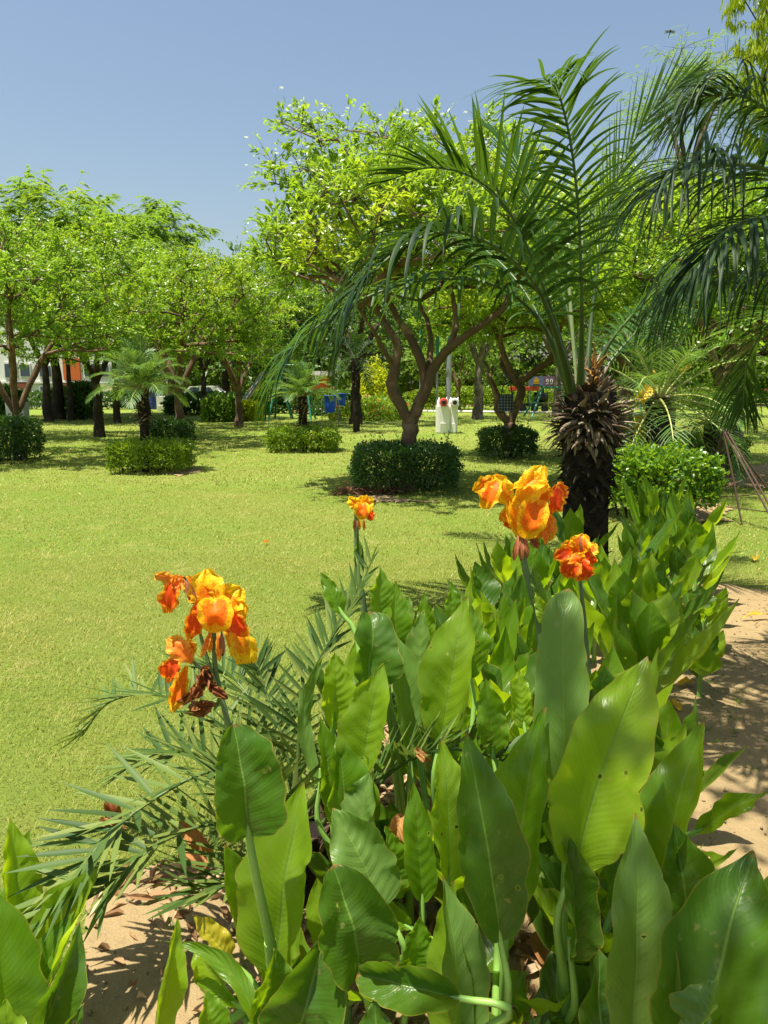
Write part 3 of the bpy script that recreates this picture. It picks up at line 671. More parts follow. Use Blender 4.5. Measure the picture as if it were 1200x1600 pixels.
strip_hedge('dark green hedge under the trees, beside the parked car', 260, 420, 38, 2, 1.0, 'hedged', 6000, 34)
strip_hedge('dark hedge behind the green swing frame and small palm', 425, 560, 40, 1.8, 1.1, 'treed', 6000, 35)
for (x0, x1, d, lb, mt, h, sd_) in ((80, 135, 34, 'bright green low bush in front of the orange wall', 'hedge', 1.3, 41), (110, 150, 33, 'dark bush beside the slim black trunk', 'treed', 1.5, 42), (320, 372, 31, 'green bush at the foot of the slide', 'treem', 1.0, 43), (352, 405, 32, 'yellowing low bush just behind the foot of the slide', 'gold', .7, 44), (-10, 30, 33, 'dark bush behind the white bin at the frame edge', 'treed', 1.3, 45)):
    strip_hedge(lb, x0, x1, d, 1.2, h, mt, 2500, sd_)
def mid(px, d): return P(px, 600, d).x
strip_hedge('dense dark undergrowth along the far boundary wall', -250, 1500, 63, 3, 3.0, 'treem', 30000, 36, None, (.5, .36))
# far tree belt that closes the horizon
belt = [(-260, 62, 9), (-80, 58, 10), (90, 60, 8.5), (250, 58, 8), (350, 50, 7.5), (440, 56, 7), (560, 52, 7.5), (660, 60, 8), (770, 58, 8.5), (900, 60, 9), (1010, 54, 9), (1120, 56, 9.5), (1240, 52, 10), (1380, 56, 10), (1500, 60, 10)]
belt_lab = ['beyond the house at the far edge', 'over the white house roof', 'behind the feathery crown', 'above the cream house', 'behind the slide', 'behind the small palm', 'behind the golden shrub', 'behind the lamp post', 'above the long back hedge', 'behind the play train', 'behind the far swing', 'behind the spiky palm', 'behind the tripod frame', 'beyond the frame edge', 'at the outermost edge of the belt']
for i, (px, d, h) in enumerate(belt):
    x = mid(px, d); mt = ['treem', 'treed', 'tree2', 'treem', 'treed'][i % 5]
    tree('large dense park tree in the far belt, '+belt_lab[i], (x, d, 0), [([(x, d, 0), (x+.1, d, 1.6), (x, d, h*.42)], .25, .15)], ((x, d, h*.56), (5.2, 3.5, h*.44)), 130, 46, (.42, .26), mt, group='far belt of park trees', clump=.8, under=.75, seed=100+i, r_tip=.02, bark_m='barkd', fl=.8)
# mid trees
def simple_tree(label, px, d, h, cr, mat, lean=0, trunk_r=.14, kind='leaf', leaf=(.16, .09), nt_=150, nl=60, fork=True, **kw):
    x = mid(px, d); z1 = kw.pop('fz', h*.3); cz = kw.pop('cz', h*.68); rz_ = kw.pop('rz', h*.32)
    limbs = [([(x, d, -.05), (x+lean*.3, d, z1*.5), (x+lean, d, z1)], trunk_r, trunk_r*.75)]
    if fork:
        g = random.Random(int(px*3+d)); 
        for k in range(4):
            a = k*1.6+g.uniform(0, 1); rr_ = cr*.45
            limbs.append(([(x+lean, d, z1), (x+lean+math.cos(a)*rr_*.45, d+math.sin(a)*rr_*.45, z1+(cz-z1)*.5), (x+lean+math.cos(a)*rr_, d+math.sin(a)*rr_, cz-rz_*.1)], trunk_r*.6, trunk_r*.25))
    return tree(label, (x, d, 0), limbs, ((x+lean, d, cz), (cr, cr*.9, rz_)), nt_, nl, leaf, mat, kind=kind, seed=kw.pop('seed', int(px+d*7) % 997), **kw)
simple_tree('tall dense feathery tree with yellow flower tips, behind the house trees', 90, 33, 9.4, 5.4, 'feather', kind='spray', leaf=(.42, .055, 8, .13), nt_=420, nl=34, trunk_r=.22, cz=6.5, rz=2.0, under=.5, clump=.5, fl=.32, bark_m='barkd', lumps=.35, fz=3)
simple_tree('tall darker feathery tree with open layered sprays against the sky', 225, 37, 10.6, 3.3, 'treem', kind='spray', leaf=(.45, .06, 8, .14), nt_=110, nl=55, trunk_r=.2, cz=7.5, rz=1.9, under=.8, clump=.5, fl=.32, bark_m='barkd', lumps=.6, fz=4)
simple_tree('bright broad tree with white blossom on many thin limbs at the photo edge', 22, 15.2, 4.6, 2.7, 'tree2', trunk_r=.10, leaf=(.085, .042), nt_=300, nl=170, cz=3.1, rz=1.4, under=.75, clump=.2, blossoms=420, rmul=1.2, fz=.9, seed=11, r_tip=.007)
simple_tree('bright broad tree with white blossom above the round dark shrub', 278, 19.3, 5.0, 2.7, 'tree', trunk_r=.12, leaf=(.095, .046), nt_=280, nl=160, cz=3.35, rz=1.25, under=.9, clump=.22, blossoms=330, rmul=1.3, fz=1.3, seed=12, r_tip=.008)
simple_tree('bright tree with white blossom filling the gap behind the palm with yellow shrub', 150, 22, 5.9, 3.0, 'tree2', trunk_r=.13, leaf=(.10, .052), nt_=280, nl=150, cz=3.65, rz=1.65, under=.9, clump=.28, blossoms=420, rmul=1.5, fz=1.5, bark_m='barkd', seed=13)
simple_tree('blossoming tree reaching out of the picture edge behind the edge tree', -120, 21, 6.2, 3.6, 'tree2', trunk_r=.14, leaf=(.10, .052), nt_=200, nl=130, cz=4.3, rz=1.6, under=.35, clump=.28, blossoms=200, rmul=1.5, fz=1.5, bark_m='barkd', seed=14)
simple_tree('mid green many stemmed tree above the slide', 372, 27, 6.6, 3.1, 'treem', trunk_r=.13, leaf=(.13, .07), nt_=220, nl=120, cz=3.7, rz=1.7, under=.9, clump=.35, fz=1.2, seed=15, bark_m='bark', blossoms=100, rmul=1.5)
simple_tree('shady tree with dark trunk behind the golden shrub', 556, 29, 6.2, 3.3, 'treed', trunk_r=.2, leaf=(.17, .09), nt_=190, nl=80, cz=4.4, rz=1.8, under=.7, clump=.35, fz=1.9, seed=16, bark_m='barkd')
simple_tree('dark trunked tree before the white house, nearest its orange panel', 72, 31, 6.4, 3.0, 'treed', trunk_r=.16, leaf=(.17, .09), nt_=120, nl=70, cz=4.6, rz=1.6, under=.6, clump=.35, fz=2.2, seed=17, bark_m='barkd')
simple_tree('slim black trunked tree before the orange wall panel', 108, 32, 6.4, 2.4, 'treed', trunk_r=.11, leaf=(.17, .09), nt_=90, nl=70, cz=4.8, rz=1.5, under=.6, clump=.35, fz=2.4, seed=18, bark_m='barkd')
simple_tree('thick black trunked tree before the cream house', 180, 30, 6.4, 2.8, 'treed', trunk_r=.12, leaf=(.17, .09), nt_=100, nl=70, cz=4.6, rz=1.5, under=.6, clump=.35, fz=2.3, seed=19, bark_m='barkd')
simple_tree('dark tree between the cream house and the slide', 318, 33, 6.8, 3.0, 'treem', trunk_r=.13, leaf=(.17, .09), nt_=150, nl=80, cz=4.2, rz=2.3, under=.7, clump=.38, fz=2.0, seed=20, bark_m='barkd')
simple_tree('pale green tree behind the long back hedge, beyond the white bin', 716, 43, 5.0, 2.6, 'treem', trunk_r=.13, leaf=(.22, .13), nt_=110, nl=70, cz=3.2, rz=1.7, under=.9, clump=.4, fz=1.2, seed=21)
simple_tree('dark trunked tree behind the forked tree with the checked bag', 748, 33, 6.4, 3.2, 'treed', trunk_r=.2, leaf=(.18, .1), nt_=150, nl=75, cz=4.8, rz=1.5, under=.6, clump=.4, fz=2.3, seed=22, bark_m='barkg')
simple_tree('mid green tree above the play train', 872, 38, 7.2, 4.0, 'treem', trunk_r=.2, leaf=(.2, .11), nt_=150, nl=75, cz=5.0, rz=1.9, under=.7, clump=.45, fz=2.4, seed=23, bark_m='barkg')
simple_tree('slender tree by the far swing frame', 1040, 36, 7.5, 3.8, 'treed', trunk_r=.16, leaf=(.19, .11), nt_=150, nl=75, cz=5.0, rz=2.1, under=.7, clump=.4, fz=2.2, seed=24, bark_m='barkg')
simple_tree('thick trunked shade tree behind the tripod frame', 1148, 21, 6.6, 3.2, 'treem', trunk_r=.26, leaf=(.15, .08), nt_=220, nl=85, cz=4.3, rz=2.1, under=.7, clump=.32, fz=1.8, seed=25, bark_m='barkd')
simple_tree('bright blossoming tree behind the near palm crown', 985, 14.5, 6.0, 2.5, 'tree', trunk_r=.12, leaf=(.09, .045), nt_=260, nl=150, cz=3.6, rz=1.35, under=.7, clump=.24, blossoms=120, rmul=1.2, fz=1.5, seed=26)
simple_tree('full green tree behind the shaded fronds near the photo edge', 1130, 11.5, 5.6, 2.1, 'tree2', trunk_r=.12, leaf=(.09, .045), nt_=260, nl=150, cz=3.0, rz=1.25, under=.8, clump=.22, fz=1.4, seed=27)
simple_tree('tall slender grey green feathery tree rising behind the near palm', 975, 17.5, 8.3, 1.5, 'featherp', kind='spray', leaf=(.28, .02, 7, .06), nt_=75, nl=34, trunk_r=.09, cz=5.3, rz=1.3, fl=.4, under=.9, clump=.36, lumps=.5, fz=4.4, seed=28, bark_m='barkg', r_tip=.008)
simple_tree('tall thin stemmed feathery tree with a flat topmost spray against the sky', 1052, 15, 8.7, 1.2, 'featherp', kind='spray', leaf=(.24, .018, 7, .055), nt_=70, nl=40, trunk_r=.07, cz=6.75, rz=.45, fl=.4, under=.9, clump=.30, lumps=.6, fz=5.2, seed=29, bark_m='barkg', r_tip=.007, crowns=[((mid(1050, 15), 15, 5.2), (.9, .9, .7))])
simple_tree('yellow green weeping tree rising at the top corner', 1236, 12, 9.3, 1.05, 'weep', kind='weep', leaf=(.17, .03), nt_=200, nl=120, trunk_r=.12, cz=6.6, rz=2.1, under=1.0, clump=.24, lumps=.25, fz=5.0, fork=False, seed=30, bark_m='barkd')
# second tree: forked, behind the bin line, carries the bag
d = 15.5; bx = mid(797, d)
def W3(px, py, dd): return tuple(P(px, py, dd))
tree('low forked tree with a checked bag hung in its limbs, over a dark shrub', (bx, d, 0), [
    ([W3(797, 700, d), W3(796, 672, d), W3(797, 660, d)], .13, .12),
    ([W3(797, 664, d), W3(780, 640, d), W3(777, 618, d), W3(768, 596, d), W3(757, 565, d+.3)], .085, .03),
    ([W3(797, 664, d), W3(806, 636, d), W3(815, 612, d), W3(806, 596, d), W3(790, 560, d), W3(775, 520, d+.3)], .085, .05),
    ([W3(806, 598, d), W3(830, 585, d-.2), W3(860, 560, d-.4), W3(872, 530, d-.6)], .07, .045),
    ([W3(800, 592, d), W3(787, 575, d+.3), W3(783, 545, d+.5), W3(770, 505, d+.6)], .06, .04)],
    (W3(820, 470, d), (2.3, 1.9, .95)), 270, 150, (.09, .045), 'tree', blossoms=60, clump=.22, under=.4, seed=51, r_tip=.008, crowns=[(W3(770, 512, d), (1.3, 1.2, .45))])
# main tree behind the square dark hedge
d = 10.7; X0 = P(638, 700, d)
tree('broad double forked tree with white blossom, rising from the big dark square hedge', (X0.x, d, 0), [
    ([W3(638, 772, d), W3(638, 720, d), W3(640, 680, d), W3(641, 655, d)], .105, .12),
    ([W3(641, 658, d), W3(626, 636, d), W3(612, 606, d), W3(616, 575, d), W3(622, 545, d), W3(612, 520, d), W3(590, 485, d+.2)], .078, .035),
    ([W3(641, 660, d), W3(655, 632, d), W3(668, 600, d), W3(678, 575, d), W3(700, 545, d-.2), W3(735, 520, d-.3), W3(790, 480, d-.4)], .085, .04),
    ([W3(664, 603, d), W3(658, 565, d+.1), W3(640, 525, d+.2), W3(618, 490, d+.3), W3(600, 455, d+.4)], .065, .03),
    ([W3(666, 598, d), W3(672, 555, d+.3), W3(672, 520, d+.5), W3(655, 470, d+.8)], .045, .025),
    ([W3(700, 547, d-.2), W3(712, 510, d), W3(708, 470, d+.1), W3(700, 430, d+.2)], .045, .022),
    ([W3(614, 570, d), W3(598, 545, d-.3), W3(585, 520, d-.6), W3(560, 480, d-.9)], .035, .018)],
    (W3(625, 400, d), (1.95, 2.0, .9)), 540, 74, (.105, .042), 'tree', blossoms=520, kind='six', clump=.185, under=.45, seed=53, r_tip=.0062, lumps=.15, crowns=[(W3(570, 305, d+.3), (1.15, 1.1, .85)), (W3(740, 400, d), (1.7, 1.6, .85)), (W3(700, 300, d+.3), (1.5, 1.2, .9)), (W3(470, 265, d+.2), (.5, .5, .6)), (W3(475, 425, d+.4), (.42, .6, .42))])
# hedges round the trees
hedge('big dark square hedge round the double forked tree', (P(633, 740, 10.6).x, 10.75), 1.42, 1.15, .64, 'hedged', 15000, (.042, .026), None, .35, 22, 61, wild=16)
hedge('yellow green clipped hedge round the palm with the long thin trunk', (mid(231, 13.1), 13.1), 1.22, 1.05, .52, 'hedge', 9000, (.05, .03), None, .5, 16, 62, wild=8)
hedge('yellow green clipped hedge round the small shaggy palm', (mid(472, 17.2), 17.2), 1.5, 1.2, .52, 'hedge', 8000, (.06, .036), None, .5, 16, 63, wild=8)
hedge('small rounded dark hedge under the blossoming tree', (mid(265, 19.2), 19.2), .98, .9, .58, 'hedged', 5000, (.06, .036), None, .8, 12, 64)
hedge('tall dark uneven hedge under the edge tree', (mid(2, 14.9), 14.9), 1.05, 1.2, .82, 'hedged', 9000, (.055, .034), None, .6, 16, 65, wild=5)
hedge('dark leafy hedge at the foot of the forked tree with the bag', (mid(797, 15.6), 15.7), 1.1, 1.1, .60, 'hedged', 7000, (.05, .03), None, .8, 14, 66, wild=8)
hedge('bright leggy hedge with big glossy leaves beside the near palm trunk', (mid(1045, 8.3), 8.5), 1.12, .95, .74, 'hedgeb', 7000, (.062, .04), None, .55, 30, 67, z0=.22, wild=14)
hedge('low yellow green hedge behind the tripod frame', (mid(1110, 12.6), 12.6), 1.1, .8, .62, 'hedgeb', 6000, (.055, .035), None, .5, 14, 68)
# palms of the lawn
auto_palm('palm with a long thin trunk and soft pale fronds in a yellow green clipped hedge', (mid(221, 13.1), 13.1, 0), 1.42, .08, 30, .92, .28, .015, seed=71, bootz=.82, boot_n=120, boot_len=.14, droop=1.2, elev=(88, 2), az0=.4, n=34)
auto_palm('small shaggy palm with upright blue green fronds in a low clipped hedge', (mid(472, 17.2), 17.2, 0), 1.22, .085, 28, .86, .28, .015, seed=72, bootz=.42, boot_n=130, boot_len=.17, droop=.8, elev=(88, 8), az0=1.0, n=32)
auto_palm('spiky palm with brown trunk rings behind the bright leggy hedge', (mid(1030, 10.2), 10.2, 0), 1.32, .13, 28, 1.5, .42, .015, seed=73, bootz=.7, boot_n=110, boot_len=.16, droop=.7, elev=(82, -30), az0=2.0)
auto_palm('dark trunked palm at the back, between the slide and the golden shrub', (mid(556, 24), 24, 0), 2.3, .11, 13, 1.4, .42, .03, 'palmd', 'rachis', seed=74, boot_n=40, n=18, elev=(70, -40))
# ------------------------------------------------------------------ the near palm
d = 5.35; c0 = P(920, 700, d); pc = (c0.x, d, 0)
palm = empty('date_palm', pc, 'tall near palm with a thick black trunk and a ring of shaggy brown leaf stubs', 'palm tree')
mb = MB()
tube(mb, [(c0.x-.005, d, -.03), (c0.x, d, .3), (c0.x-.005, d, .7), (c0.x-.01, d, 1.05), (c0.x-.01, d, 1.45)], [.165, .16, .155, .18, .17], 22, noise=.07)
boots(mb, (c0.x, d), .0, 1.12, .165, .175, 230, .075, .026, 1.25, .9, 1, 5, .15)
boots(mb, (c0.x, d), .74, 1.08, .165, .18, 130, .10, .030, -.5, .2, 1, 25, .4)
mb.build('trunk', [M['trunkd'], M['scale']], palm)
mb = MB()
boots(mb, (c0.x-.01, d), 1.10, 1.22, .18, .20, 110, .12, .026, -.8, -.1, 0, 6, .4)
boots(mb, (c0.x-.01, d), 1.14, 1.34, .20, .17, 140, .17, .032, -.3, .4, 0, 9, .35)
boots(mb, (c0.x-.01, d), 1.14, 1.42, .20, .15, 120, .15, .010, -.5, .8, 0, 19, .8)
boots(mb, (c0.x-.01, d), 1.28, 1.48, .16, .12, 80, .12, .034, .4, 1.1, 0, 7, .1)
boots(mb, (c0.x-.01, d), 1.44, 1.64, .11, .08, 40, .10, .020, .9, 1.3, 0, 8, .2)
mb.build('leaf_bases', M['boot'], palm)
def pf(pts, ll, lw, **kw):
    """frond whose rachis passes the given (px, py, depth) points; a broad green petiole base is its sub-part"""
    q = [tuple(P(*p)) for p in pts]; o = frond(palm, q, ll, lw, **kw)
    mb = MB(); cp = crom(q, 48)[:13]; tube(mb, cp, [.028, .022, .016, .012], 8); mb.build('petiole', M['petiole'], o); return o
pf([(895, 610, 5.3), (872, 520, 5.2), (838, 420, 5.1), (795, 330, 5.0), (740, 278, 4.9), (670, 262, 4.85), (600, 285, 4.8)], .62, .029, n=46, jit=.10, droop=.30, vf=.6, a0=74, a1=20, s0=.22)
pf([(893, 612, 5.2), (868, 520, 5.0), (836, 445, 4.85), (780, 390, 4.7), (716, 363, 4.6), (655, 372, 4.5), (600, 410, 4.45), (560, 465, 4.4), (535, 540, 4.4)], .78, .036, n=39, droop=1.9, vf=.45, a0=62, a1=40, mat='palmd', jit=.12, s0=.22, ns=9)
pf([(890, 615, 5.3), (860, 530, 5.3), (820, 475, 5.25), (770, 445, 5.2), (715, 436, 5.1), (640, 442, 5.0), (560, 470, 4.95), (490, 515, 4.9), (445, 568, 4.85), (418, 622, 4.85)], .66, .031, n=46, droop=1.9, vf=.35, a0=62, a1=40, jit=.12, s0=.22, ns=9)
pf([(907, 600, 5.1), (909, 520, 5.0), (908, 430, 4.9), (903, 320, 4.8), (891, 220, 4.7), (872, 145, 4.55), (850, 122, 4.4)], .47, .018, n=51, droop=.9, vf=.25, a0=60, a1=38, s0=.22, side=(1, .12, 0), ns=9, jit=.12, prof=lambda u: .62+.45*u)
pf([(916, 600, 5.5), (926, 480, 5.7), (945, 350, 5.8), (980, 240, 5.9), (1030, 160, 6.0), (1085, 112, 6.1)], .56, .017, n=34, droop=.05, vf=.2, a0=36, a1=6, s0=.22, side=(1, .6, 0), mat='palml')  # paler leaflets: sunlight on this frond's back put into the colour
pf([(922, 606, 5.4), (950, 540, 5.4), (1000, 480, 5.4), (1060, 425, 5.3), (1110, 400, 5.2), (1160, 410, 5.1)], .5, .018, n=41, droop=1.4, vf=.3, s0=.22)
pf([(925, 612, 5.5), (962, 555, 5.6), (1015, 500, 5.8), (1070, 465, 6.0), (1130, 460, 6.1)], .45, .018, n=39, droop=1.4, vf=.3, s0=.22)
pf([(905, 600, 5.5), (890, 500, 5.7), (862, 400, 5.9), (830, 310, 6.1), (800, 240, 6.3), (768, 205, 6.5)], .55, .02, n=39, droop=.35, vf=.35, a0=62, a1=14, s0=.22)
pf([(885, 600, 5.6), (850, 510, 5.9), (800, 430, 6.2), (740, 380, 6.6), (680, 365, 6.9), (620, 380, 7.1)], .5, .02, n=39, droop=1.2, vf=.3, s0=.22)
for pts, r_ in (([(901, 600, 5.2), (893, 500, 5.2), (889, 420, 5.2), (893, 340, 5.2)], .010), ([(908, 600, 5.3), (908, 470, 5.35), (910, 350, 5.4), (912, 280, 5.4)], .007)):
    mb = MB(); tube(mb, crom([tuple(P(*p)) for p in pts], 14), [r_, r_*1.2, r_, .002], 6); mb.build('spear', M['spear'], palm)
mb = MB(); boots(mb, tuple(P(928, 590, 5.15))[:2], 1.48, 1.66, .035, .02, 16, .11, .010, .6, 1.3, 0, 12, .8); mb.build('flower_sheath', M['dryfib'], palm)
# ------------------------------------------------------------------ the shaded palm whose trunk stands outside the picture
d = 3.15; c1 = P(1370, 700, d); pc = (c1.x, d, 0)
palm2 = empty('date_palm', pc, 'shaded palm whose dark fronds hang in from the picture edge', 'palm tree')
mb = MB(); tube(mb, [(c1.x, d, -.03), (c1.x, d, .6), (c1.x, d, 1.5)], [.17, .15, .16], 16, noise=.07); boots(mb, (c1.x, d), 0, 1.0, .16, .16, 120, .08, .026, 1.25, .9, 1, 15, .15); mb.build('trunk', [M['trunkd'], M['scale']], palm2)
mb = MB(); boots(mb, (c1.x, d), .95, 1.5, .18, .14, 120, .18, .022, -.3, .8, 0, 16, .5); mb.build('leaf_bases', M['boot'], palm2)
def pg(pts, ll, lw, **kw):
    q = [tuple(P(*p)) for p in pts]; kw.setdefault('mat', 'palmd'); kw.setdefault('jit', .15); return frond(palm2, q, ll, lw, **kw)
pg([(1365, 620, 3.15), (1320, 430, 3.1), (1260, 310, 3.05), (1190, 262, 3.0), (1120, 258, 2.95), (1065, 262, 2.9), (1020, 300, 2.85)], .60, .012, n=54, droop=2.0, vf=.2, a0=74, a1=40, s0=.26, ns=9)
pg([(1365, 620, 3.2), (1320, 400, 3.25), (1250, 230, 3.3), (1180, 158, 3.35), (1120, 148, 3.4), (1080, 165, 3.4)], .50, .012, n=52, droop=2.0, vf=.2, a0=70, a1=40, s0=.3, ns=9)
pg([(1360, 640, 3.2), (1310, 520, 3.3), (1240, 450, 3.4), (1160, 425, 3.5), (1080, 440, 3.6), (1010, 490, 3.7)], .50, .012, n=56, droop=2.6, vf=.15, a0=72, a1=40, s0=.28, ns=9)
pg([(1375, 620, 3.0), (1330, 460, 2.9), (1270, 370, 2.8), (1200, 340, 2.7), (1130, 365, 2.6), (1090, 420, 2.55)], .46, .012, n=47, droop=2.0, vf=.15, s0=.32, ns=8)
pg([(1365, 650, 3.2), (1330, 560, 3.4), (1270, 500, 3.7), (1210, 500, 3.9), (1170, 560, 4.0), (1160, 640, 4.05)], .42, .0115, n=52, droop=1.2, vf=.2, s0=.3, mat='palm')
pg([(1380, 620, 3.3), (1370, 420, 3.5), (1330, 260, 3.7), (1270, 190, 3.9), (1200, 190, 4.0)], .45, .012, n=47, droop=1.4, vf=.3, s0=.3)
for k in range(7):
    a = -1.1+k*.42; q = Vector((c1.x, d, 1.55)); dr = Vector((math.cos(a), math.sin(a)*.8, 1.3)).normalized(); pts = [q]
    for j in range(5): q = q+dr*.34; pts.append(q.copy()); dr = (dr+Vector((0, 0, -.18-.12*j))).normalized()
    frond(palm2, pts, .42, .022, 36, .6, mat='palmd', ns=5, s0=.25)
# a further drooping frond cluster of the spiky palm's neighbour
auto_palm('pale young palm with fine drooping fronds behind the bright leggy hedge', (mid(1118, 11.3), 11.3, 0), .95, .10, 16, 1.25, .34, .014, seed=75, bootz=.4, boot_n=50, boot_len=.12, droop=.8, elev=(70, -25), az0=.2)
# an out-of-frame tree behind the camera's right shoulder that throws the dappled shade over the bed
tree('shade tree overhanging the sandy path', (2.3, -1.6, 0), [([(2.3, -1.6, -.05), (2.2, -1.4, 1.4), (1.7, -.8, 2.6)], .14, .09), ([(1.7, -.8, 2.6), (1.2, 0, 3.4), (.7, .5, 3.8)], .07, .03), ([(1.9, -1.0, 2.4), (2.0, .2, 3.3), (1.9, 1.2, 3.8)], .07, .03)],
     ((-.02, .62, 4.0), (.72, .62, .35)), 120, 17, (.11, .055), 'tree2', clump=.17, under=.9, seed=55, r_tip=.006, crowns=[((.62, 1.75, 4.2), (.95, 1.0, .4)), ((1.15, 2.35, 4.4), (1.0, .8, .4))])
# ------------------------------------------------------------------ cannas
def blade(B, T, Wd, yaw=0, bend=.06, fold=14, wave=.012, tipcurl=0.0, shape='canna', nu=30, nv=14, sway=0.0, seed=0, N=None, rip=.0030, notch=0, roll=0.0, twist=None):
    """one leaf or petal surface from B to T facing the viewer's side, turned by yaw degrees round its own axis"""
    g = np.random.default_rng(seed+17); B = np.array(B, float); T = np.array(T, float); ax = T-B; Ln = np.linalg.norm(ax); ax /= Ln
    n0 = (np.array([0, 0, EYE])-(B+T)/2) if N is None else np.array(N, float)
    n0 = n0-ax*np.dot(n0, ax); n0 /= np.linalg.norm(n0)
    n0 = np.array(Matrix.Rotation(R(yaw), 3, Vector(ax)) @ Vector(n0)); sd_ = np.cross(ax, n0)
    u = np.linspace(0, 1, nu); v = np.linspace(-1, 1, nv+1)
    cur = 4*u*(1-u)*bend*Ln; tc = np.clip((u-.68)/.32, 0, 1)**2*tipcurl*Ln
    Sp = B+ax*(u*Ln-tc*.45)[:, None]+n0*(cur-tc)[:, None]+sd_*(np.sin(u*math.pi)*sway*Ln)[:, None]
    if shape == 'canna': w = np.sin(math.pi*np.clip(u, 0, 1)**.84)**.74*(1-.5*np.clip((u-.72)/.28, 0, 1)**1.5)
    elif shape == 'round': w = np.sin(math.pi*u**.9)**.55
    elif shape == 'lance': w = np.sin(math.pi*u**.75)**.95
    elif shape == 'petal': w = np.sin(math.pi*np.clip(u, 0, 1)**1.35*.93+.12)**.8
    elif shape == 'strap': w = np.minimum(1, u*6+.25)*(1-u**5)**.7
    w = np.maximum(w, .012)*Wd/2
    w = w*(1+.03*np.sin(u*23+g.uniform(0, 6)))
    tg_ = nz(np.gradient(Sp, axis=0)); nn = nz(np.cross(sd_[None], tg_)); nn = np.where((nn@n0)[:, None] < 0, -nn, nn)
    U, Vv = np.meshgrid(u, v, indexing='ij'); f = R(fold)
    ph = g.uniform(0, 6.28, 4); av = np.abs(Vv)
    k1 = 2*math.pi*g.uniform(1.2, 2.2)
    z = w[:, None]*(av**1.25)*(math.sin(f)+(.30 if shape in ('canna', 'round') else 0))*(1-.35*U) + wave*np.sin(k1*U+ph[0]+np.sign(Vv)*.9)*av**2*np.sin(math.pi*U) + .35*wave*np.sin(2.9*k1*U+ph[1]*np.sign(Vv))*av**2
    z = z + rip*np.sin((U-.22*av**1.25)*62+ph[2])*(av*(1-av)*3)*np.sin(math.pi*U)
    if shape in ('canna', 'round'):
        la = .05*Wd; z = z+la*(np.sin(7.3*U+ph[3])*np.sin(3.1*Vv+ph[1])+.5*np.sin(15*U+ph[0])*np.sin(5*Vv+ph[2]))*np.sin(math.pi*U)
        if nu >= 40 and not roll: roll = g.uniform(-.55, .55)
    if shape == 'petal': z = z+wave*1.5*np.sin(U*19+Vv*5+ph[1])*av**2*(.3+U) + wave*.9*np.sin(Vv*8+ph[2]+U*3)*U; w = w*(1+.07*np.sin(u*24+ph[0])+.05*np.sin(u*43+ph[3]))
    if roll: z = z+np.clip(np.sign(roll)*Vv-.35, 0, 1)**1.5*w[:, None]*abs(roll)*1.6*np.sin(math.pi*U**.8)
    lat = Vv*math.cos(f*.8)
    if nu >= 40:      # ragged edge: each side its own outline with a few tears
        for sd2 in (-1, 1):
            m2 = np.ones(nu)+.035*np.sin(u*g.uniform(9, 15)+g.uniform(0, 6))+.018*np.sin(u*g.uniform(28, 45)+g.uniform(0, 6))
            for _ in range(int(g.integers(1, 4))): m2 -= g.uniform(.03, .13)*np.exp(-((u-g.uniform(.2, .95))/g.uniform(.008, .025))**2)
            lat = np.where(Vv*sd2 > 0, lat*(1+(m2[:, None]-1)*av), lat)
    if roll: lat = lat-np.sign(roll)*np.clip(np.sign(roll)*Vv-.35, 0, 1)**1.3*abs(roll)*.9*np.sin(math.pi*U**.8)
    tw = R(g.uniform(-26, 26) if twist is None else twist)*(u-.4); ct, sn = np.cos(tw)[:, None, None], np.sin(tw)[:, None, None]
    S3 = sd_[None, None]*ct+nn[:, None]*sn; N3 = nn[:, None]*ct-sd_[None, None]*sn
    X = Sp[:, None]+S3*(lat*w[:, None])[..., None]+N3*z[..., None]
    mb = MB(); i = (np.arange(nu-1)[:, None]*(nv+1)+np.arange(nv)[None]).ravel()
    mb.add(X.reshape(-1, 3), np.stack([i, i+1, i+nv+2, i+nv+1], 1), 0, np.stack([(Vv+1)/2, U], -1).reshape(-1, 2))
    return mb
def ground_pt(px, d): return Vector((P(px, 1500, d).x, d, 0))
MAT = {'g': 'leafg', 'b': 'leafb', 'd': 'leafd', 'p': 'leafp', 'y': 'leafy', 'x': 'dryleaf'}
LAB = {'p': 'pale grey green leaf', 'y': 'yellowing leaf', 'x': 'dry brown leaf'}
def stalk_to(mb, B, ax, root, r0=.0065, r1=.0125):
    B = np.array(B, float); root = np.array(root, float)+rng.normal(0, .012, 3)*np.array([1, 1, 0]); root[2] = -.01
    q = B-np.array(ax)*.10; m_ = (q+root)/2+np.array([0, 0, .03]); h = B[2]
    if q[2] < .03: pts = [B, (B+root)/2+np.array([0, 0, .02]), root]
    else: pts = [B+np.array(ax)*.05, B, q, m_, root]
    tube(mb, crom(pts, 14), [r0*.75, r0, (r0+r1)/2, r1], 8)
def hero(label, root, leaves, name='canna_plant', group='cannas of the flower bed', stem='stem', sid=0):
    """leaves: dicts b=(px,py,d) t=(px,py,d) w=px ... placed where the photo shows them"""
    rt = ground_pt(*root); o = empty(name, rt, label, 'canna plant', group); sb = MB()
    for i, lf in enumerate(leaves):
        b, t_, w, m_ = lf[:4]; kw = lf[4] if len(lf) > 4 else {}; kw = dict(kw)
        B, T = P(*b), P(*t_); st = kw.pop('st', True)
        wd = px2m(w, (B+T)/2)/max(.5, math.cos(R(kw.get('yaw', 0))))*(.96 if kw.get('shape') == 'round' else .87); kw.setdefault('nu', 46); kw['fold'] = kw.get('fold', 14)+9
        mb = blade(B, T, wd, seed=sid*31+i, **kw)
        lo = mb.build('leaf', M[MAT[m_]], o)
        if m_ in LAB: lo['label'] = LAB[m_]
        if st: stalk_to(sb, B, (T-B).normalized(), rt)
    if sb.V: sb.build('stem', M[stem], o)
    return o
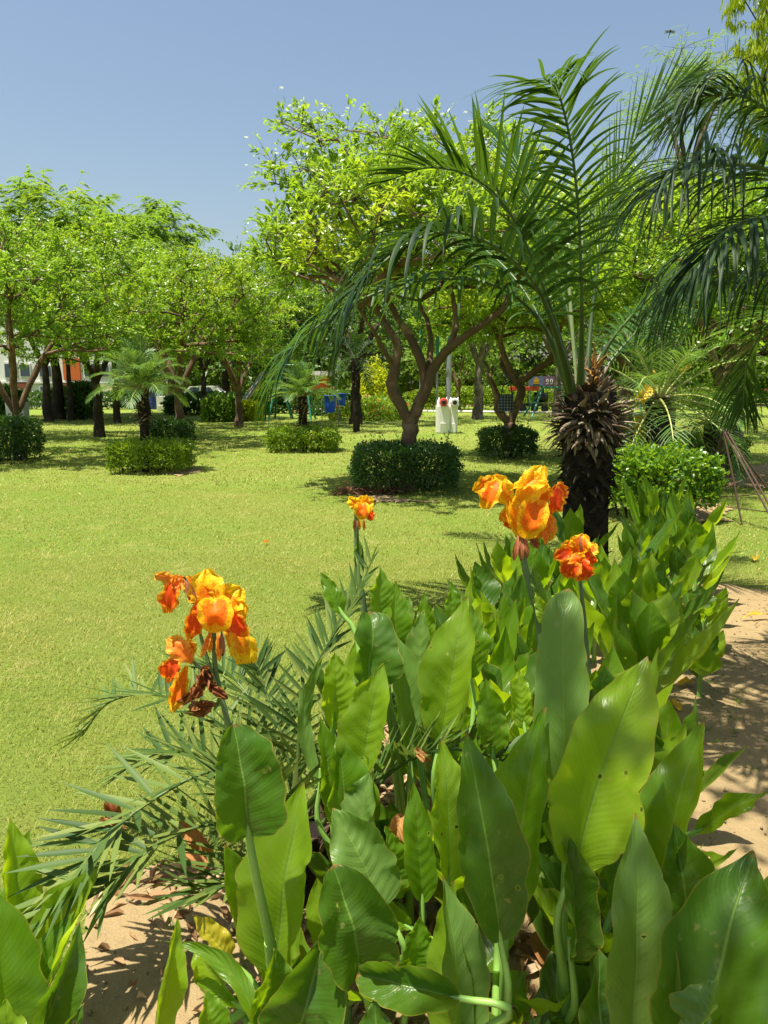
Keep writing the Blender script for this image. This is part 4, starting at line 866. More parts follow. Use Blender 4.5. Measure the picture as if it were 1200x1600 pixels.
hero('canna with one round cupped leaf on a long pale stalk, over two broad leaves', (450, 1.50), [
    ((388, 1305, 1.42), (364, 1132, 1.46), 132, 'd', dict(shape='round', yaw=12, bend=.10, fold=24, wave=.010, st=False, sway=.0, roll=.35)),
    ((430, 1520, 1.5), (474, 1222, 1.60), 150, 'b', dict(yaw=-18, bend=.05, fold=16, roll=.3)),
    ((440, 1560, 1.56), (352, 1320, 1.62), 128, 'g', dict(yaw=22, bend=-.05, fold=14)),
    ((455, 1640, 1.38), (508, 1460, 1.42), 165, 'd', dict(yaw=8, bend=.08, fold=24)),
    ((400, 1600, 1.42), (430, 1480, 1.44), 100, 'g', dict(yaw=30, bend=.08, fold=24)),
], sid=1)
o_ = [o for o in S.objects if o.get('label', '').startswith('canna with one round')][0]
mb = MB(); tube(mb, crom([P(383, 1240, 1.43), P(388, 1300, 1.42), P(400, 1370, 1.42), P(424, 1478, 1.46)], 14), [.003, .0085, .0095, .012], 9); tube(mb, crom([P(422, 1472, 1.46), P(430, 1540, 1.49), P(450, 1640, 1.5)], 8), [.0135, .013], 9); mb.build('leaf_stalk', M['stem'], o_)
hero('canna whose pale leaf folds over at its top, beside the round cupped leaf', (590, 1.62), [
    ((600, 1420, 1.58), (520, 1262, 1.68), 108, 'p', dict(yaw=22, bend=.03, fold=10, roll=.6)),
    ((560, 1330, 1.72), (578, 1205, 1.78), 78, 'p', dict(yaw=-25, bend=.05)),
    ((536, 1330, 1.76), (528, 1148, 1.82), 92, 'g', dict(yaw=30, bend=.06, fold=20)),
    ((600, 1400, 1.66), (602, 1290, 1.68), 46, 'g', dict(yaw=55, bend=.05, fold=35)),
    ((560, 1510, 1.42), (520, 1352, 1.44), 140, 'd', dict(yaw=16, bend=.12, fold=22, shape='round')),
    ((640, 1450, 1.6), (555, 1395, 1.62), 40, 'b', dict(yaw=10, bend=.1)),
], sid=2)
hero('low canna with a leaf bent flat like a shallow bowl, at the very front', (640, 1.36), [
    ((718, 1560, 1.27), (560, 1522, 1.34), 92, 'd', dict(N=(0, -.75, .65), bend=.10, fold=40, shape='round', roll=.3)),
    ((720, 1660, 1.30), (690, 1368, 1.40), 84, 'p', dict(yaw=35, bend=.05, fold=20)),
    ((745, 1660, 1.36), (708, 1375, 1.44), 100, 'b', dict(yaw=-28, bend=.07, fold=18)),
    ((640, 1540, 1.44), (655, 1432, 1.46), 70, 'g', dict(yaw=20, bend=.05)),
    ((600, 1680, 1.26), (585, 1560, 1.28), 90, 'd', dict(yaw=-15, bend=.08)),
], sid=3)
hero('tall canna with a big dark oval leaf on a pale stem, before the date fronds', (782, 1.38), [
    ((782, 1470, 1.34), (728, 1143, 1.40), 128, 'd', dict(yaw=12, bend=.05, fold=12)),
    ((800, 1420, 1.44), (852, 1105, 1.48), 122, 'g', dict(yaw=-22, bend=.06, fold=16)),
    ((700, 1380, 1.56), (690, 1155, 1.64), 86, 'b', dict(yaw=24, bend=.06)),
    ((660, 1410, 1.60), (646, 1222, 1.66), 66, 'g', dict(yaw=10, bend=.05)),
    ((770, 1330, 1.60), (745, 1150, 1.66), 70, 'g', dict(yaw=-30, bend=.08)),
], sid=4)
hero('tall canna with a rounded grey green leaf standing straight up, beside the biggest sunlit leaf', (890, 1.46), [
    ((884, 1235, 1.44), (880, 902, 1.60), 96, 'p', dict(yaw=-14, bend=.03, fold=10, tipcurl=.10, shape='strap', wave=.006)),
    ((897, 1360, 1.36), (1012, 1025, 1.46), 166, 'b', dict(yaw=10, bend=.10, fold=10, wave=.016, shape='canna', sway=-.04)),
    ((892, 1500, 1.36), (872, 1285, 1.36), 62, 'd', dict(yaw=40, bend=.08, fold=28)),
    ((1000, 1260, 1.62), (1030, 1012, 1.70), 62, 'g', dict(yaw=-35, bend=.05)),
    ((960, 1420, 1.55), (985, 1210, 1.6), 95, 'd', dict(yaw=30, bend=.05)),
], sid=5)
hero('canna with a pointed pale leaf with a red tip, in the front near the path', (1000, 1.22), [
    ((985, 1640, 1.16), (993, 1270, 1.26), 128, 'p', dict(yaw=14, bend=.07, fold=20, wave=.010)),
    ((1010, 1620, 1.26), (1045, 1440, 1.30), 74, 'b', dict(yaw=-40, bend=.06, fold=20)),
    ((930, 1700, 1.2), (935, 1480, 1.28), 118, 'd', dict(yaw=30, bend=.05)),
    ((1000, 1560, 1.36), (948, 1330, 1.4), 70, 'd', dict(yaw=50, bend=.05)),
], sid=6)
hero('canna with tall dappled pointed leaves, along the shaded edge of the path', (1060, 1.5), [
    ((1030, 1400, 1.46), (1100, 1128, 1.54), 112, 'g', dict(yaw=-20, bend=.07, fold=14)),
    ((1075, 1460, 1.38), (1052, 1285, 1.42), 116, 'd', dict(yaw=15, bend=.07, fold=18)),
    ((1090, 1300, 1.56), (1200, 1238, 1.52), 44, 'g', dict(N=(0, -.5, .85), bend=.08)),
    ((1040, 1270, 1.66), (1020, 1180, 1.7), 60, 'g', dict(yaw=20)),
], sid=7)
hero('canna with the widest dark leaf, filling the front corner by the path', (1110, 1.2), [
    ((1080, 1690, 1.08), (1178, 1330, 1.24), 214, 'd', dict(yaw=-8, bend=.08, fold=14, wave=.014)),
    ((1200, 1600, 1.22), (1235, 1340, 1.34), 170, 'd', dict(yaw=20, bend=.06, fold=14)),
    ((1095, 1640, 1.04), (1122, 1530, 1.08), 70, 'p', dict(yaw=-40, bend=.08, fold=30)),
    ((1000, 1700, 1.1), (1080, 1590, 1.12), 60, 'g', dict(yaw=20, bend=.08)),
], sid=8)
hero('canna with a broad shining yellow green leaf, behind the upright date spikes', (690, 1.98), [
    ((688, 1160, 1.95), (730, 932, 2.04), 104, 'b', dict(yaw=-10, bend=.05, fold=8)),
    ((640, 1180, 2.0), (618, 988, 2.08), 62, 'p', dict(yaw=30, bend=.05)),
    ((655, 1110, 2.1), (662, 952, 2.16), 60, 'p', dict(yaw=-28, bend=.05)),
    ((735, 1060, 2.15), (722, 930, 2.2), 50, 'g', dict(yaw=35)),
    ((770, 1180, 1.9), (760, 1060, 1.95), 60, 'g', dict(yaw=10)),
    ((820, 1140, 1.9), (812, 1046, 1.95), 44, 'b', dict(yaw=-10)),
], sid=9)
hero('canna whose oval leaf carries the sharp round shadow, above the folded pale leaf', (575, 1.86), [
    ((562, 1215, 1.82), (599, 1036, 1.88), 96, 'b', dict(yaw=-12, bend=.06, fold=12)),
    ((572, 1085, 2.0), (583, 952, 2.06), 86, 'd', dict(yaw=20, bend=.06, tipcurl=.12, fold=26, shape='round')),
    ((520, 1140, 1.98), (522, 1018, 2.02), 66, 'b', dict(yaw=26, bend=.05)),
    ((500, 1230, 1.88), (508, 1018, 1.94), 30, 'p', dict(yaw=10, shape='lance', bend=-.12, sway=-.12)),
    ((520, 1300, 1.80), (500, 1120, 1.84), 56, 'g', dict(yaw=34, bend=.05)),
    ((535, 960, 2.12), (500, 893, 2.16), 34, 'g', dict(yaw=10, shape='lance')),
    ((585, 990, 2.12), (594, 884, 2.16), 44, 'g', dict(yaw=26)),
], sid=10)
hero('canna with upright pointed leaves at the rear of the bed, below the small single bloom', (630, 2.35), [
    ((610, 1020, 2.3), (618, 908, 2.36), 52, 'g', dict(yaw=20)),
    ((645, 1040, 2.3), (640, 930, 2.36), 40, 'p', dict(yaw=-30)),
    ((668, 1010, 2.4), (664, 926, 2.44), 36, 'g', dict(yaw=-10)),
    ((700, 1000, 2.5), (704, 912, 2.54), 34, 'g', dict(yaw=30)),
    ((590, 1040, 2.3), (566, 960, 2.33), 44, 'g', dict(yaw=30)),
], sid=11)
hero('canna with bright broad leaves leaning from the front corner over the sand', (30, 1.62), [
    ((30, 1500, 1.62), (16, 1278, 1.68), 84, 'b', dict(yaw=15, bend=.05)),
    ((62, 1560, 1.54), (158, 1352, 1.62), 118, 'b', dict(yaw=-26, bend=.08, fold=26)),
    ((48, 1440, 1.68), (48, 1295, 1.74), 50, 'g', dict(yaw=-45)),
    ((52, 1640, 1.42), (125, 1440, 1.5), 72, 'd', dict(yaw=25, bend=.06, fold=24)),
    ((40, 1600, 1.46), (118, 1420, 1.56), 64, 'g', dict(yaw=-20, bend=.1, fold=24)),
    ((60, 1680, 1.4), (132, 1568, 1.42), 60, 'd', dict(yaw=10, bend=.08)),
    ((-10, 1660, 1.4), (-20, 1380, 1.5), 130, 'g', dict(yaw=30, bend=.06)),
    ((30, 1700, 1.36), (8, 1560, 1.38), 90, 'b', dict(yaw=-20, bend=.06)),
], sid=12)
hero('low canna with a sunlit upright leaf and one arching low, on bare sand', (270, 1.40), [
    ((235, 1640, 1.42), (278, 1432, 1.48), 58, 'b', dict(yaw=24, bend=.05, fold=24)),
    ((410, 1640, 1.36), (256, 1470, 1.48), 40, 'g', dict(yaw=10, shape='lance', bend=.10, sway=.16, fold=30)),
    ((360, 1500, 1.52), (302, 1430, 1.55), 46, 'y', dict(yaw=10, bend=.1)),
    ((350, 1545, 1.5), (303, 1470, 1.54), 44, 'b', dict(yaw=-20, bend=.1)),
    ((330, 1640, 1.4), (322, 1548, 1.43), 64, 'g', dict(yaw=20, bend=.1)),
    ((370, 1570, 1.46), (300, 1530, 1.48), 30, 'g', dict(N=(0, -.6, .8), bend=.1)),
], sid=13)
# rear plants grown by rule, each placed and described
def canna(label, px, d, h, n=7, seed=0, ls=.34, lw=.115, mats='ggdbg', lean=(0, 0)):
    g = np.random.default_rng(seed+900); rt = ground_pt(px, d); o = empty('canna_plant', rt, label, 'canna plant', 'cannas of the flower bed')
    top = np.array([rt.x+lean[0], rt.y+lean[1], h*.62]); sb = MB(); tube(sb, crom([(rt.x, rt.y, -.01), (rt.x*.5+top[0]*.5, rt.y*.5+top[1]*.5, h*.3), top], 8), [.013, .008], 8)
    a0 = g.uniform(0, 6.28)
    for i in range(n):
        u = (i+.5)/n; a = a0+i*2.6+g.normal(0, .3); el = R(50+30*u+g.normal(0, 6)); zb = h*(.06+.50*u)
        b = np.array([rt.x+(top[0]-rt.x)*zb/(h*.62), rt.y+(top[1]-rt.y)*zb/(h*.62), zb]); l = ls*g.uniform(.8, 1.15)*(1.0 if u < .8 else .85); w = lw*g.uniform(.8, 1.2)
        dr = np.array([math.cos(a)*math.cos(el), math.sin(a)*math.cos(el), math.sin(el)])
        b2 = b+dr*l*.2; T = b2+dr*l; T[2] = min(T[2], h*1.03)
        N_ = np.array([-math.cos(a)*math.sin(el), -math.sin(a)*math.sin(el), math.cos(el)])
        mb = blade(b2, T, w, N=N_, bend=-.08+g.normal(0, .05), fold=20+g.normal(0, 8), wave=.010, seed=seed*10+i, nu=18, nv=8, yaw=g.normal(0, 12), rip=.0015)
        mb.build('leaf', M[MAT[mats[(i+seed) % len(mats)]]], o)
        tube(sb, [b, b+dr*l*.08, b2], [.008, .005], 6)
    sb.build('stem', M['stem'], o); return o
rear = [(1000, 5.75, .80, 8, 'tall leafy canna rising highest behind the palm trunk, before the bright hedge'),
 (970, 5.55, .80, 8, 'canna touching the palm trunk on its path side, rear row'), (1020, 5.2, .74, 8, 'full canna in the rear row beneath the leggy hedge'),
 (1045, 4.95, .60, 7, 'canna closing the rear row towards the path'), (985, 4.75, .68, 8, 'canna in the middle of the clump between trunk and path'),
 (960, 4.45, .72, 8, 'canna hiding the foot of the palm trunk'), (1025, 4.5, .54, 7, 'canna with leaves spreading out over the sand edge'),
 (868, 4.9, .70, 7, 'canna just left of the trunk foot, behind the double bloom'), (775, 4.3, .62, 8, 'leafy canna behind the large orange bloom, nearest the lawn'),
 (815, 4.0, .62, 8, 'canna straight behind the large orange bloom'), (852, 4.2, .60, 7, 'canna between the two orange blooms on the trunk side'),
 (760, 3.6, .60, 8, 'canna bordering the lawn below the large orange bloom'), (800, 3.3, .58, 8, 'dense canna under the stalk of the large orange bloom'),
 (905, 3.9, .62, 8, 'dark canna under the small orange bloom'), (945, 3.4, .64, 8, 'tall dark canna beyond the rounded grey green leaf'),
 (990, 3.8, .58, 8, 'dark canna of the middle bed beside the path'), (985, 3.0, .62, 8, 'canna with deep shaded leaves behind the biggest sunlit leaf'),
 (1060, 4.1, .36, 6, 'short canna standing alone at the sand edge'), (1062, 3.45, .32, 5, 'lowest small canna on the path with yellowing foot'),
 (735, 2.9, .58, 8, 'canna beside the shining yellow green leaf'), (780, 2.6, .56, 7, 'canna in the gap behind the dark oval leaf'),
 (690, 3.0, .56, 6, 'canna at the lawn edge behind the shining yellow green leaf'), (850, 2.8, .56, 8, 'canna behind the rounded grey green leaf'),
 (925, 2.5, .52, 7, 'canna deep in the shade between the two tallest leaves'), (1010, 2.3, .50, 7, 'canna in the shade before the small plant on the path'),
 (560, 2.5, .60, 5, 'canna whose leaf tips ring the stalk of the small single bloom'), (980, 1.9, .42, 6, 'short canna in deep shade near the path bend'),
 (840, 1.95, .42, 6, 'short canna in the dark middle of the front bed'), (740, 1.75, .36, 6, 'short canna under the dark oval leaf'),
 (640, 1.85, .36, 5, 'short canna tangled in the date spikes'), (900, 1.6, .34, 5, 'low canna at the foot of the upright pale stem'), (540, 1.55, .3, 5, 'low canna under the folded pale leaf')]
rear += [(700, 2.25, .46, 7, 'half hidden canna behind the upright date spikes'), (790, 2.1, .46, 7, 'half hidden canna between the dark oval leaf and the grey green leaf'), (860, 2.3, .48, 7, 'half hidden canna just behind the rounded grey green leaf'), (640, 2.5, .5, 7, 'half hidden canna in the rear bed under the upright pointed leaves'),
 (960, 2.15, .44, 7, 'half hidden canna behind the tip of the biggest sunlit leaf'), (730, 1.5, .26, 6, 'knee high canna filling the dark gap beside the pale upright stem'), (840, 1.42, .24, 6, 'knee high canna over the brown leaves between two stems'), (960, 1.62, .34, 6, 'knee high canna under the pointed dappled leaves'), (600, 1.85, .34, 6, 'knee high canna in the gap under the folded pale leaf'), (1040, 1.35, .26, 6, 'knee high canna in the front corner shade'), (900, 1.85, .4, 6, 'knee high canna in the deepest shade of the bed')]
for i, (px, d, h, n, lb) in enumerate(rear):
    canna(lb, px, d, h, n, i, ls=.32+.14*(h > .5), lw=.145 if d < 4.6 else .13, mats='gdgddgb' if d > 3 else 'dggbd')
# ------------------------------------------------------------------ blooms
def bloom(label, root, stem, petals, leaves=(), sid=0, extra=None, r=.006):
    rt = ground_pt(*root); o = empty('flowering_canna', rt, label, 'canna flower', 'flowering cannas'); mb = MB()
    pts = [P(*q) for q in stem]; tube(mb, crom([rt+Vector((0, 0, -.01))]+pts, 22), [r*2, r*1.5, r*1.2, r], 8)
    for e in (extra or []): tube(mb, crom([P(*q) for q in e], 10), [r*.6, r*.9, r*.5], 7)
    mb.build('flower_stalk', M['stemd'], o)
    for i, pt in enumerate(petals):
        b, t_, w, m_ = pt[:4]; kw = dict(pt[4]) if len(pt) > 4 else {}
        B, T = P(*b), P(*t_); wd = px2m(w, B); kw.setdefault('shape', 'petal'); kw.setdefault('wave', .004 if w > 14 else .0012); kw.setdefault('bend', .12); kw.setdefault('fold', 18)
        x = blade(B, T, wd, seed=sid*50+i, nu=20, nv=12, rip=.0008, **kw).build('petal' if w > 14 else 'sepal', M[m_], o)
    for i, lf in enumerate(leaves):
        b, t_, w, m_ = lf[:4]; B, T = P(*b), P(*t_); blade(B, T, px2m(w, B), seed=sid*9+i, **(lf[4] if len(lf) > 4 else {})).build('leaf', M[MAT[m_]], o)
    return o
D = 1.75
def q_(x, y, dz=0.0, D=D): return (x, y, D+dz)
bloom('large half withered orange and yellow canna bloom over the lawn, above the date fronds', (450, 1.95), [(400, 1240, 1.85), (366, 1160, D), (345, 1085, D), (336, 1040, D), (334, 985, D)], [
    (q_(326, 965), q_(322, 890, .02), 58, 'petaly', dict(bend=.15)), (q_(335, 958, .0), q_(376, 918, .02), 50, 'petaly', dict(bend=.18)),
    (q_(318, 950, -.01), q_(312, 915, .0), 44, 'petal', dict(bend=.1)), (q_(350, 965, -.01), q_(383, 940, .0), 44, 'petaly', dict(bend=-.15)),
    (q_(334, 935, -.02), q_(340, 988, -.05), 56, 'petal', dict(bend=.25, shape='round')), (q_(345, 945, -.02), q_(384, 995, -.03), 32, 'petalr', dict(bend=.15)),
    (q_(362, 972, .0), q_(390, 1036, .01), 44, 'petaly', dict(bend=.2)), (q_(352, 975, .01), q_(378, 1010, .01), 26, 'petal'),
    (q_(318, 930, .0), q_(297, 998, -.01), 32, 'petalr', dict(bend=.12)), (q_(310, 935, -.01), q_(318, 965, -.02), 30, 'petalr'),
    (q_(290, 902), q_(242, 898, .0), 24, 'petalo', dict(bend=.15, yaw=-30)), (q_(281, 900), q_(262, 957, -.01), 34, 'petalr', dict(bend=.2, yaw=20)), (q_(292, 900, .02), q_(306, 930, .02), 28, 'petal'), (q_(288, 908, -.01), q_(268, 915, -.02), 26, 'petalo'),
    (q_(302, 1035), q_(262, 998, .0), 36, 'petalo', dict(bend=.2)), (q_(278, 1022, -.01), q_(258, 1060, -.02), 34, 'petalr', dict(bend=.25)), (q_(292, 1040), q_(268, 1114, -.02), 30, 'petal', dict(bend=-.15)), (q_(298, 1030, .01), q_(290, 1000, .02), 30, 'petal'),
    (q_(322, 1058), q_(300, 1092, -.02), 22, 'petald', dict(wave=.012)), (q_(338, 1100), q_(296, 1112, -.02), 28, 'petald', dict(wave=.014, bend=-.2)), (q_(322, 1068), q_(356, 1092, -.03), 16, 'petald', dict(wave=.01)), (q_(330, 1075), q_(318, 1040, -.01), 18, 'petald', dict(wave=.01)), (q_(318, 1080), q_(280, 1096, .0), 16, 'petald', dict(wave=.01)),
    (q_(332, 980), q_(314, 1028, -.02), 10, 'petalo'), (q_(340, 985, -.01), q_(343, 1034, -.02), 10, 'petalo'), (q_(346, 985, -.01), q_(348, 1025, -.02), 10, 'bud'), (q_(350, 985), q_(372, 1032, -.01), 11, 'petaly'), (q_(328, 985), q_(328, 1020, -.01), 9, 'petalo'),
    (q_(330, 985), q_(318, 960, -.005), 16, 'bud', dict(shape='canna')), (q_(306, 945, -.012), q_(288, 905, -.012), 14, 'bud', dict(shape='canna')), (q_(318, 1075, -.01), q_(318, 1045, -.015), 24, 'petald', dict(wave=.012)),
], sid=1, extra=[[(337, 1000, D), (322, 965, D-.005), (305, 930, D), (287, 900, D)], [(338, 1070, D), (325, 1052, D-.01), (308, 1040, D), (298, 1030, D)], [(338, 1070, D-.01), (318, 1010, D-.01), (306, 960, D)]], r=.0055)
D2 = 2.6
bloom('small single orange bloom on a slim green stalk, in front of the heap of roots', (568, 2.66), [(570, 980, D2), (560, 900, D2), (557, 840, D2), (557, 802, D2)], [
    ((560, 794, D2), (545, 778, D2), 18, 'petaly', dict(bend=.2)), ((562, 790, D2), (584, 784, D2), 26, 'petaly', dict(bend=.2)), ((566, 786, D2-.01), (565, 812, D2-.03), 26, 'petal', dict(bend=.2, shape='round')), ((575, 792, D2), (580, 814, D2-.02), 16, 'petalr'),
    ((564, 794, D2), (566, 775, D2+.01), 24, 'petaly'), ((558, 795, D2-.005), (553, 788, D2), 16, 'petal'), ((562, 808, D2), (561, 828, D2), 6, 'petaly'), ((568, 808, D2), (569, 829, D2), 5, 'petalo'), ((556, 832, D2), (556, 806, D2), 9, 'bud', dict(shape='canna'))],
    [((556, 890, D2), (558, 826, D2), 12, 'p', dict(shape='lance', yaw=20, fold=40)), ((564, 905, D2), (566, 850, D2), 9, 'd', dict(shape='lance'))], sid=2, r=.0075)
D3 = 2.1
bloom('largest fresh orange and yellow canna bloom, against the lawn before the shaded hedge', (850, 2.15), [(846, 1010, 2.12), (832, 930, D3), (820, 885, D3), (814, 838, D3)], [
    ((810, 842, D3), (797, 776, D3-.01), 24, 'petaly', dict(bend=.08)), ((799, 792, D3), (772, 742, D3), 36, 'petaly', dict(bend=.15)), ((800, 790, D3-.01), (846, 728, D3-.01), 46, 'petaly', dict(bend=.22, yaw=20)),
    ((798, 765, D3-.02), (855, 756, D3-.04), 34, 'petaly', dict(bend=.16, N=(0, -.6, .8))), ((782, 748, D3), (757, 795, D3-.02), 36, 'petal', dict(bend=.2, yaw=15)), ((780, 748, D3+.01), (741, 768, D3), 32, 'petal', dict(bend=.25)),
    ((842, 780, D3-.02), (820, 842, D3-.04), 48, 'petal', dict(bend=.2, shape='round')), ((812, 800, D3), (838, 768, D3-.01), 16, 'petalo', dict(bend=.1)), ((845, 795, D3+.01), (850, 752, D3+.01), 30, 'petal', dict(bend=.15)),
    ((858, 770, D3), (886, 766, D3), 30, 'petalr', dict(bend=.2)), ((872, 760, D3-.01), (860, 802, D3-.02), 30, 'petalr', dict(bend=.2, yaw=-20)), ((808, 795, D3+.02), (780, 812, D3), 24, 'petal', dict(bend=.2)), ((800, 800, D3+.02), (796, 826, D3+.01), 26, 'petalr'),
    ((852, 790, D3+.02), (858, 846, D3), 30, 'petalo', dict(bend=.12)), ((846, 800, D3+.01), (840, 842, D3), 26, 'petalo'), ((850, 820, D3-.01), (853, 852, D3-.02), 9, 'petalo'), ((816, 842, D3), (818, 790, D3), 14, 'petalo', dict(shape='canna')),
    ((810, 836, D3-.01), (803, 876, D3-.02), 10, 'bud'), ((815, 838, D3-.01), (814, 876, D3-.02), 10, 'bud'), ((820, 838, D3-.01), (824, 872, D3-.02), 9, 'bud'), ((826, 836, D3), (842, 856, D3-.01), 14, 'petald')],
    [((846, 960, D3), (832, 888, D3), 26, 'p', dict(shape='strap', fold=50, yaw=10)), ((858, 980, D3-.05), (836, 925, D3-.05), 24, 'b', dict(bend=.2))], sid=3, r=.0085)
D4 = 2.6
bloom('deep orange canna bloom with a dark bud, in front of the black palm trunk', (925, 2.65), [(920, 1060, D4), (914, 980, D4), (908, 925, D4), (903, 885, D4)], [
    ((900, 868, D4), (912, 835, D4), 34, 'petal', dict(bend=.2)), ((898, 862, D4), (878, 850, D4), 28, 'petal', dict(bend=.2)), ((893, 860, D4-.01), (866, 872, D4-.02), 24, 'petalr', dict(bend=.3)), ((903, 866, D4-.02), (884, 902, D4-.03), 36, 'petalr', dict(bend=.25)),
    ((906, 868, D4-.02), (914, 906, D4-.03), 36, 'petalr', dict(bend=.25)), ((914, 868, D4-.01), (928, 850, D4), 28, 'petal', dict(bend=.2)), ((915, 862, D4-.01), (925, 884, D4-.02), 24, 'petalr', dict(bend=.2)), ((896, 866, D4-.03), (906, 880, D4-.05), 30, 'petal', dict(bend=.2)),
    ((908, 862, D4-.03), (906, 834, D4-.02), 6, 'bud', dict(shape='canna'))], sid=4, r=.0065)
# ------------------------------------------------------------------ the low spiny date palm of the bed
db = ground_pt(480, 2.05)
dp = empty('date_palm', db, 'low young date palm with stiff grey green spiny fronds, among the cannas by the lawn', 'palm tree')
mb = MB(); tube(mb, [db+Vector((0, 0, -.02)), db+Vector((0, 0, .10)), db+Vector((0, 0, .2))], [.09, .10, .06], 12, noise=.1); boots(mb, (db.x, db.y), .02, .22, .09, .07, 50, .10, .022, .4, 1.1, 1, 31, .3); mb.build('trunk', [M['trunkd'], M['boot']], dp)
def df(pts, ll, lw, **kw):
    kw.setdefault('mat', 'date'); kw.setdefault('rm', 'rachis'); kw.setdefault('droop', .0); kw.setdefault('ns', 3); kw.setdefault('vf', .55); kw.setdefault('jit', .22); kw.setdefault('s0', .12)
    kw.setdefault('rr', (.007, .002)); kw.setdefault('a0', 66); kw.setdefault('a1', 44); kw.setdefault('prof', lambda u: .75+.35*math.sin(math.pi*min(1, u*.8+.25)))
    return frond(dp, [tuple(P(*p)) for p in pts], ll, lw, **kw)
df([(475, 1290, 2.02), (400, 1180, 2.1), (320, 1115, 2.2), (240, 1085, 2.25), (170, 1098, 2.3), (128, 1150, 2.32)], .15, 0.0141, n=41)
df([(465, 1300, 1.98), (390, 1215, 1.95), (319, 1208, 1.88), (221, 1262, 1.78), (161, 1315, 1.70), (116, 1367, 1.64), (60, 1430, 1.58)], .19, 0.0179, n=30, a0=68, a1=34)
df([(470, 1320, 1.95), (430, 1330, 1.86), (380, 1370, 1.74), (318, 1398, 1.62)], .225, 0.0192, n=18, a0=64, a1=20, s0=.3)
df([(470, 1250, 2.08), (467, 1150, 2.12), (483, 1067, 2.16), (510, 1010, 2.2), (543, 957, 2.24), (580, 880, 2.28)], .13, 0.0154, n=36)
df([(500, 1290, 1.98), (560, 1235, 1.92), (610, 1205, 1.88), (650, 1182, 1.84), (690, 1172, 1.80)], .15, 0.0154, n=22, a0=70, a1=34)
df([(560, 1260, 2.0), (620, 1200, 2.0), (690, 1172, 1.98), (760, 1180, 1.95), (810, 1200, 1.92)], .16, 0.0154, n=23, a0=80, a1=60, vf=1.2)
df([(470, 1270, 2.08), (430, 1170, 2.2), (390, 1090, 2.3), (350, 1050, 2.38), (290, 1030, 2.42)], .16, 0.0141, n=31)
df([(460, 1290, 2.0), (400, 1240, 2.02), (330, 1190, 2.05), (260, 1175, 2.06), (200, 1200, 2.06)], .17, 0.0166, n=30)
df([(470, 1270, 2.05), (440, 1150, 2.12), (415, 1080, 2.2), (400, 1030, 2.25)], .13, 0.0141, n=23)
df([(460, 1310, 1.95), (400, 1300, 1.86), (320, 1290, 1.78), (230, 1330, 1.70), (170, 1390, 1.64)], .20, 0.0179, n=23)
df([(470, 1300, 1.95), (440, 1260, 1.86), (400, 1240, 1.78), (360, 1250, 1.70)], .20, 0.0179, n=18, vf=.9)
df([(480, 1270, 2.08), (520, 1180, 2.2), (560, 1120, 2.3), (610, 1090, 2.4)], .15, 0.0154, n=25)
# ------------------------------------------------------------------ litter, weeds, fallen leaves
def litter():
    mb = MB(); n = 9000; x = rng.uniform(-1.1, 1.5, n); y = rng.uniform(1.25, 5.6, n); k = inpoly(BED, x, y); k &= (x < .62*1+.10*y) & ~((x < -.32) & (y < 1.9) & (rng.random(n) < .88)); x, y = x[k], y[k]; n = len(x)
    c = np.stack([x, y, rng.uniform(.012, .035, n)], 1); d = rng.normal(0, 1, (n, 3)); d[:, 2] *= .25
    leafcloud(mb, c, d, rng.normal(0, .4, (n, 3))+np.array([0, 0, 1.]), rng.uniform(.02, .11, n), rng.uniform(.008, .034, n), .5, six=True)
    tag(mb.build('leaf_litter', M['litter'], smooth=False), 'dry brown leaf litter scattered under the cannas', 'leaf litter', kind='stuff')
    mb = MB(); n = 620; x = rng.uniform(-1.2, 2.6, n); y = rng.uniform(1.3, 5.5, n); k = inpoly(BED, x, y) & (wob(x*1.5, y*1.5) > .12); x, y = x[k], y[k]; n = len(x)
    for j in range(9):
        a = rng.uniform(0, 6.28, n); d = np.stack([np.cos(a), np.sin(a), rng.uniform(.3, 1.4, n)], 1)
        leafcloud(mb, np.stack([x, y, np.full(n, .01)], 1)+rng.normal(0, .008, (n, 3))*np.array([1, 1, 0]), d, rng.normal(0, 1, (n, 3)), rng.uniform(.015, .05, n), .003, .1)
    tag(mb.build('weeds', M['weed'], smooth=False), 'tiny green weeds sprouting from the sandy soil', 'weeds', kind='stuff')
litter()
def fallen(label, px, py, l, w, a, mat='fallen', name='fallen_leaf', sid=0):
    c = G(px, py, .022); dv = Vector((math.cos(a), math.sin(a), 0))
    mb = blade(c-dv*l/2, c+dv*l/2+Vector((0, 0, .006)), w, N=(0, 0, 1), bend=.12, fold=25, wave=.01, nu=16, nv=8, seed=sid)
    o = mb.build(name, M[mat], loc=c); tag(o, label, 'fallen leaf', 'fallen leaves'); return o
fallen('long yellow fallen leaf on the sandy path by the photo edge', 1185, 967, .24, .03, .1, 'fallen', sid=1)
fallen('yellow fallen leaf lying on the shaded grass beyond the path', 1178, 874, .10, .07, 1.2, 'fallen', sid=2)
fallen('curled yellow leaf beside the lowest small canna', 1072, 1070, .09, .05, .3, 'fallen', sid=3)
fallen('yellow leaf half hidden at the edge of the shaded path', 1052, 1105, .09, .05, 2.0, 'fallen', sid=4)
fallen('brown dry leaf on the soil between the upright canna stems', 845, 1500, .16, .06, 1.9, 'dryleaf', sid=5)
fallen('brown dry leaf on the soil below the red tipped pale leaf', 870, 1575, .14, .05, .4, 'dryleaf', sid=6)
fallen('brown dry leaf caught under the spiny date fronds', 300, 1350, .13, .06, 2.6, 'dryleaf', sid=7)
fallen('pink fallen petal on the open lawn', 417, 848, .05, .04, .5, 'petalr', 'fallen_petal', sid=8)
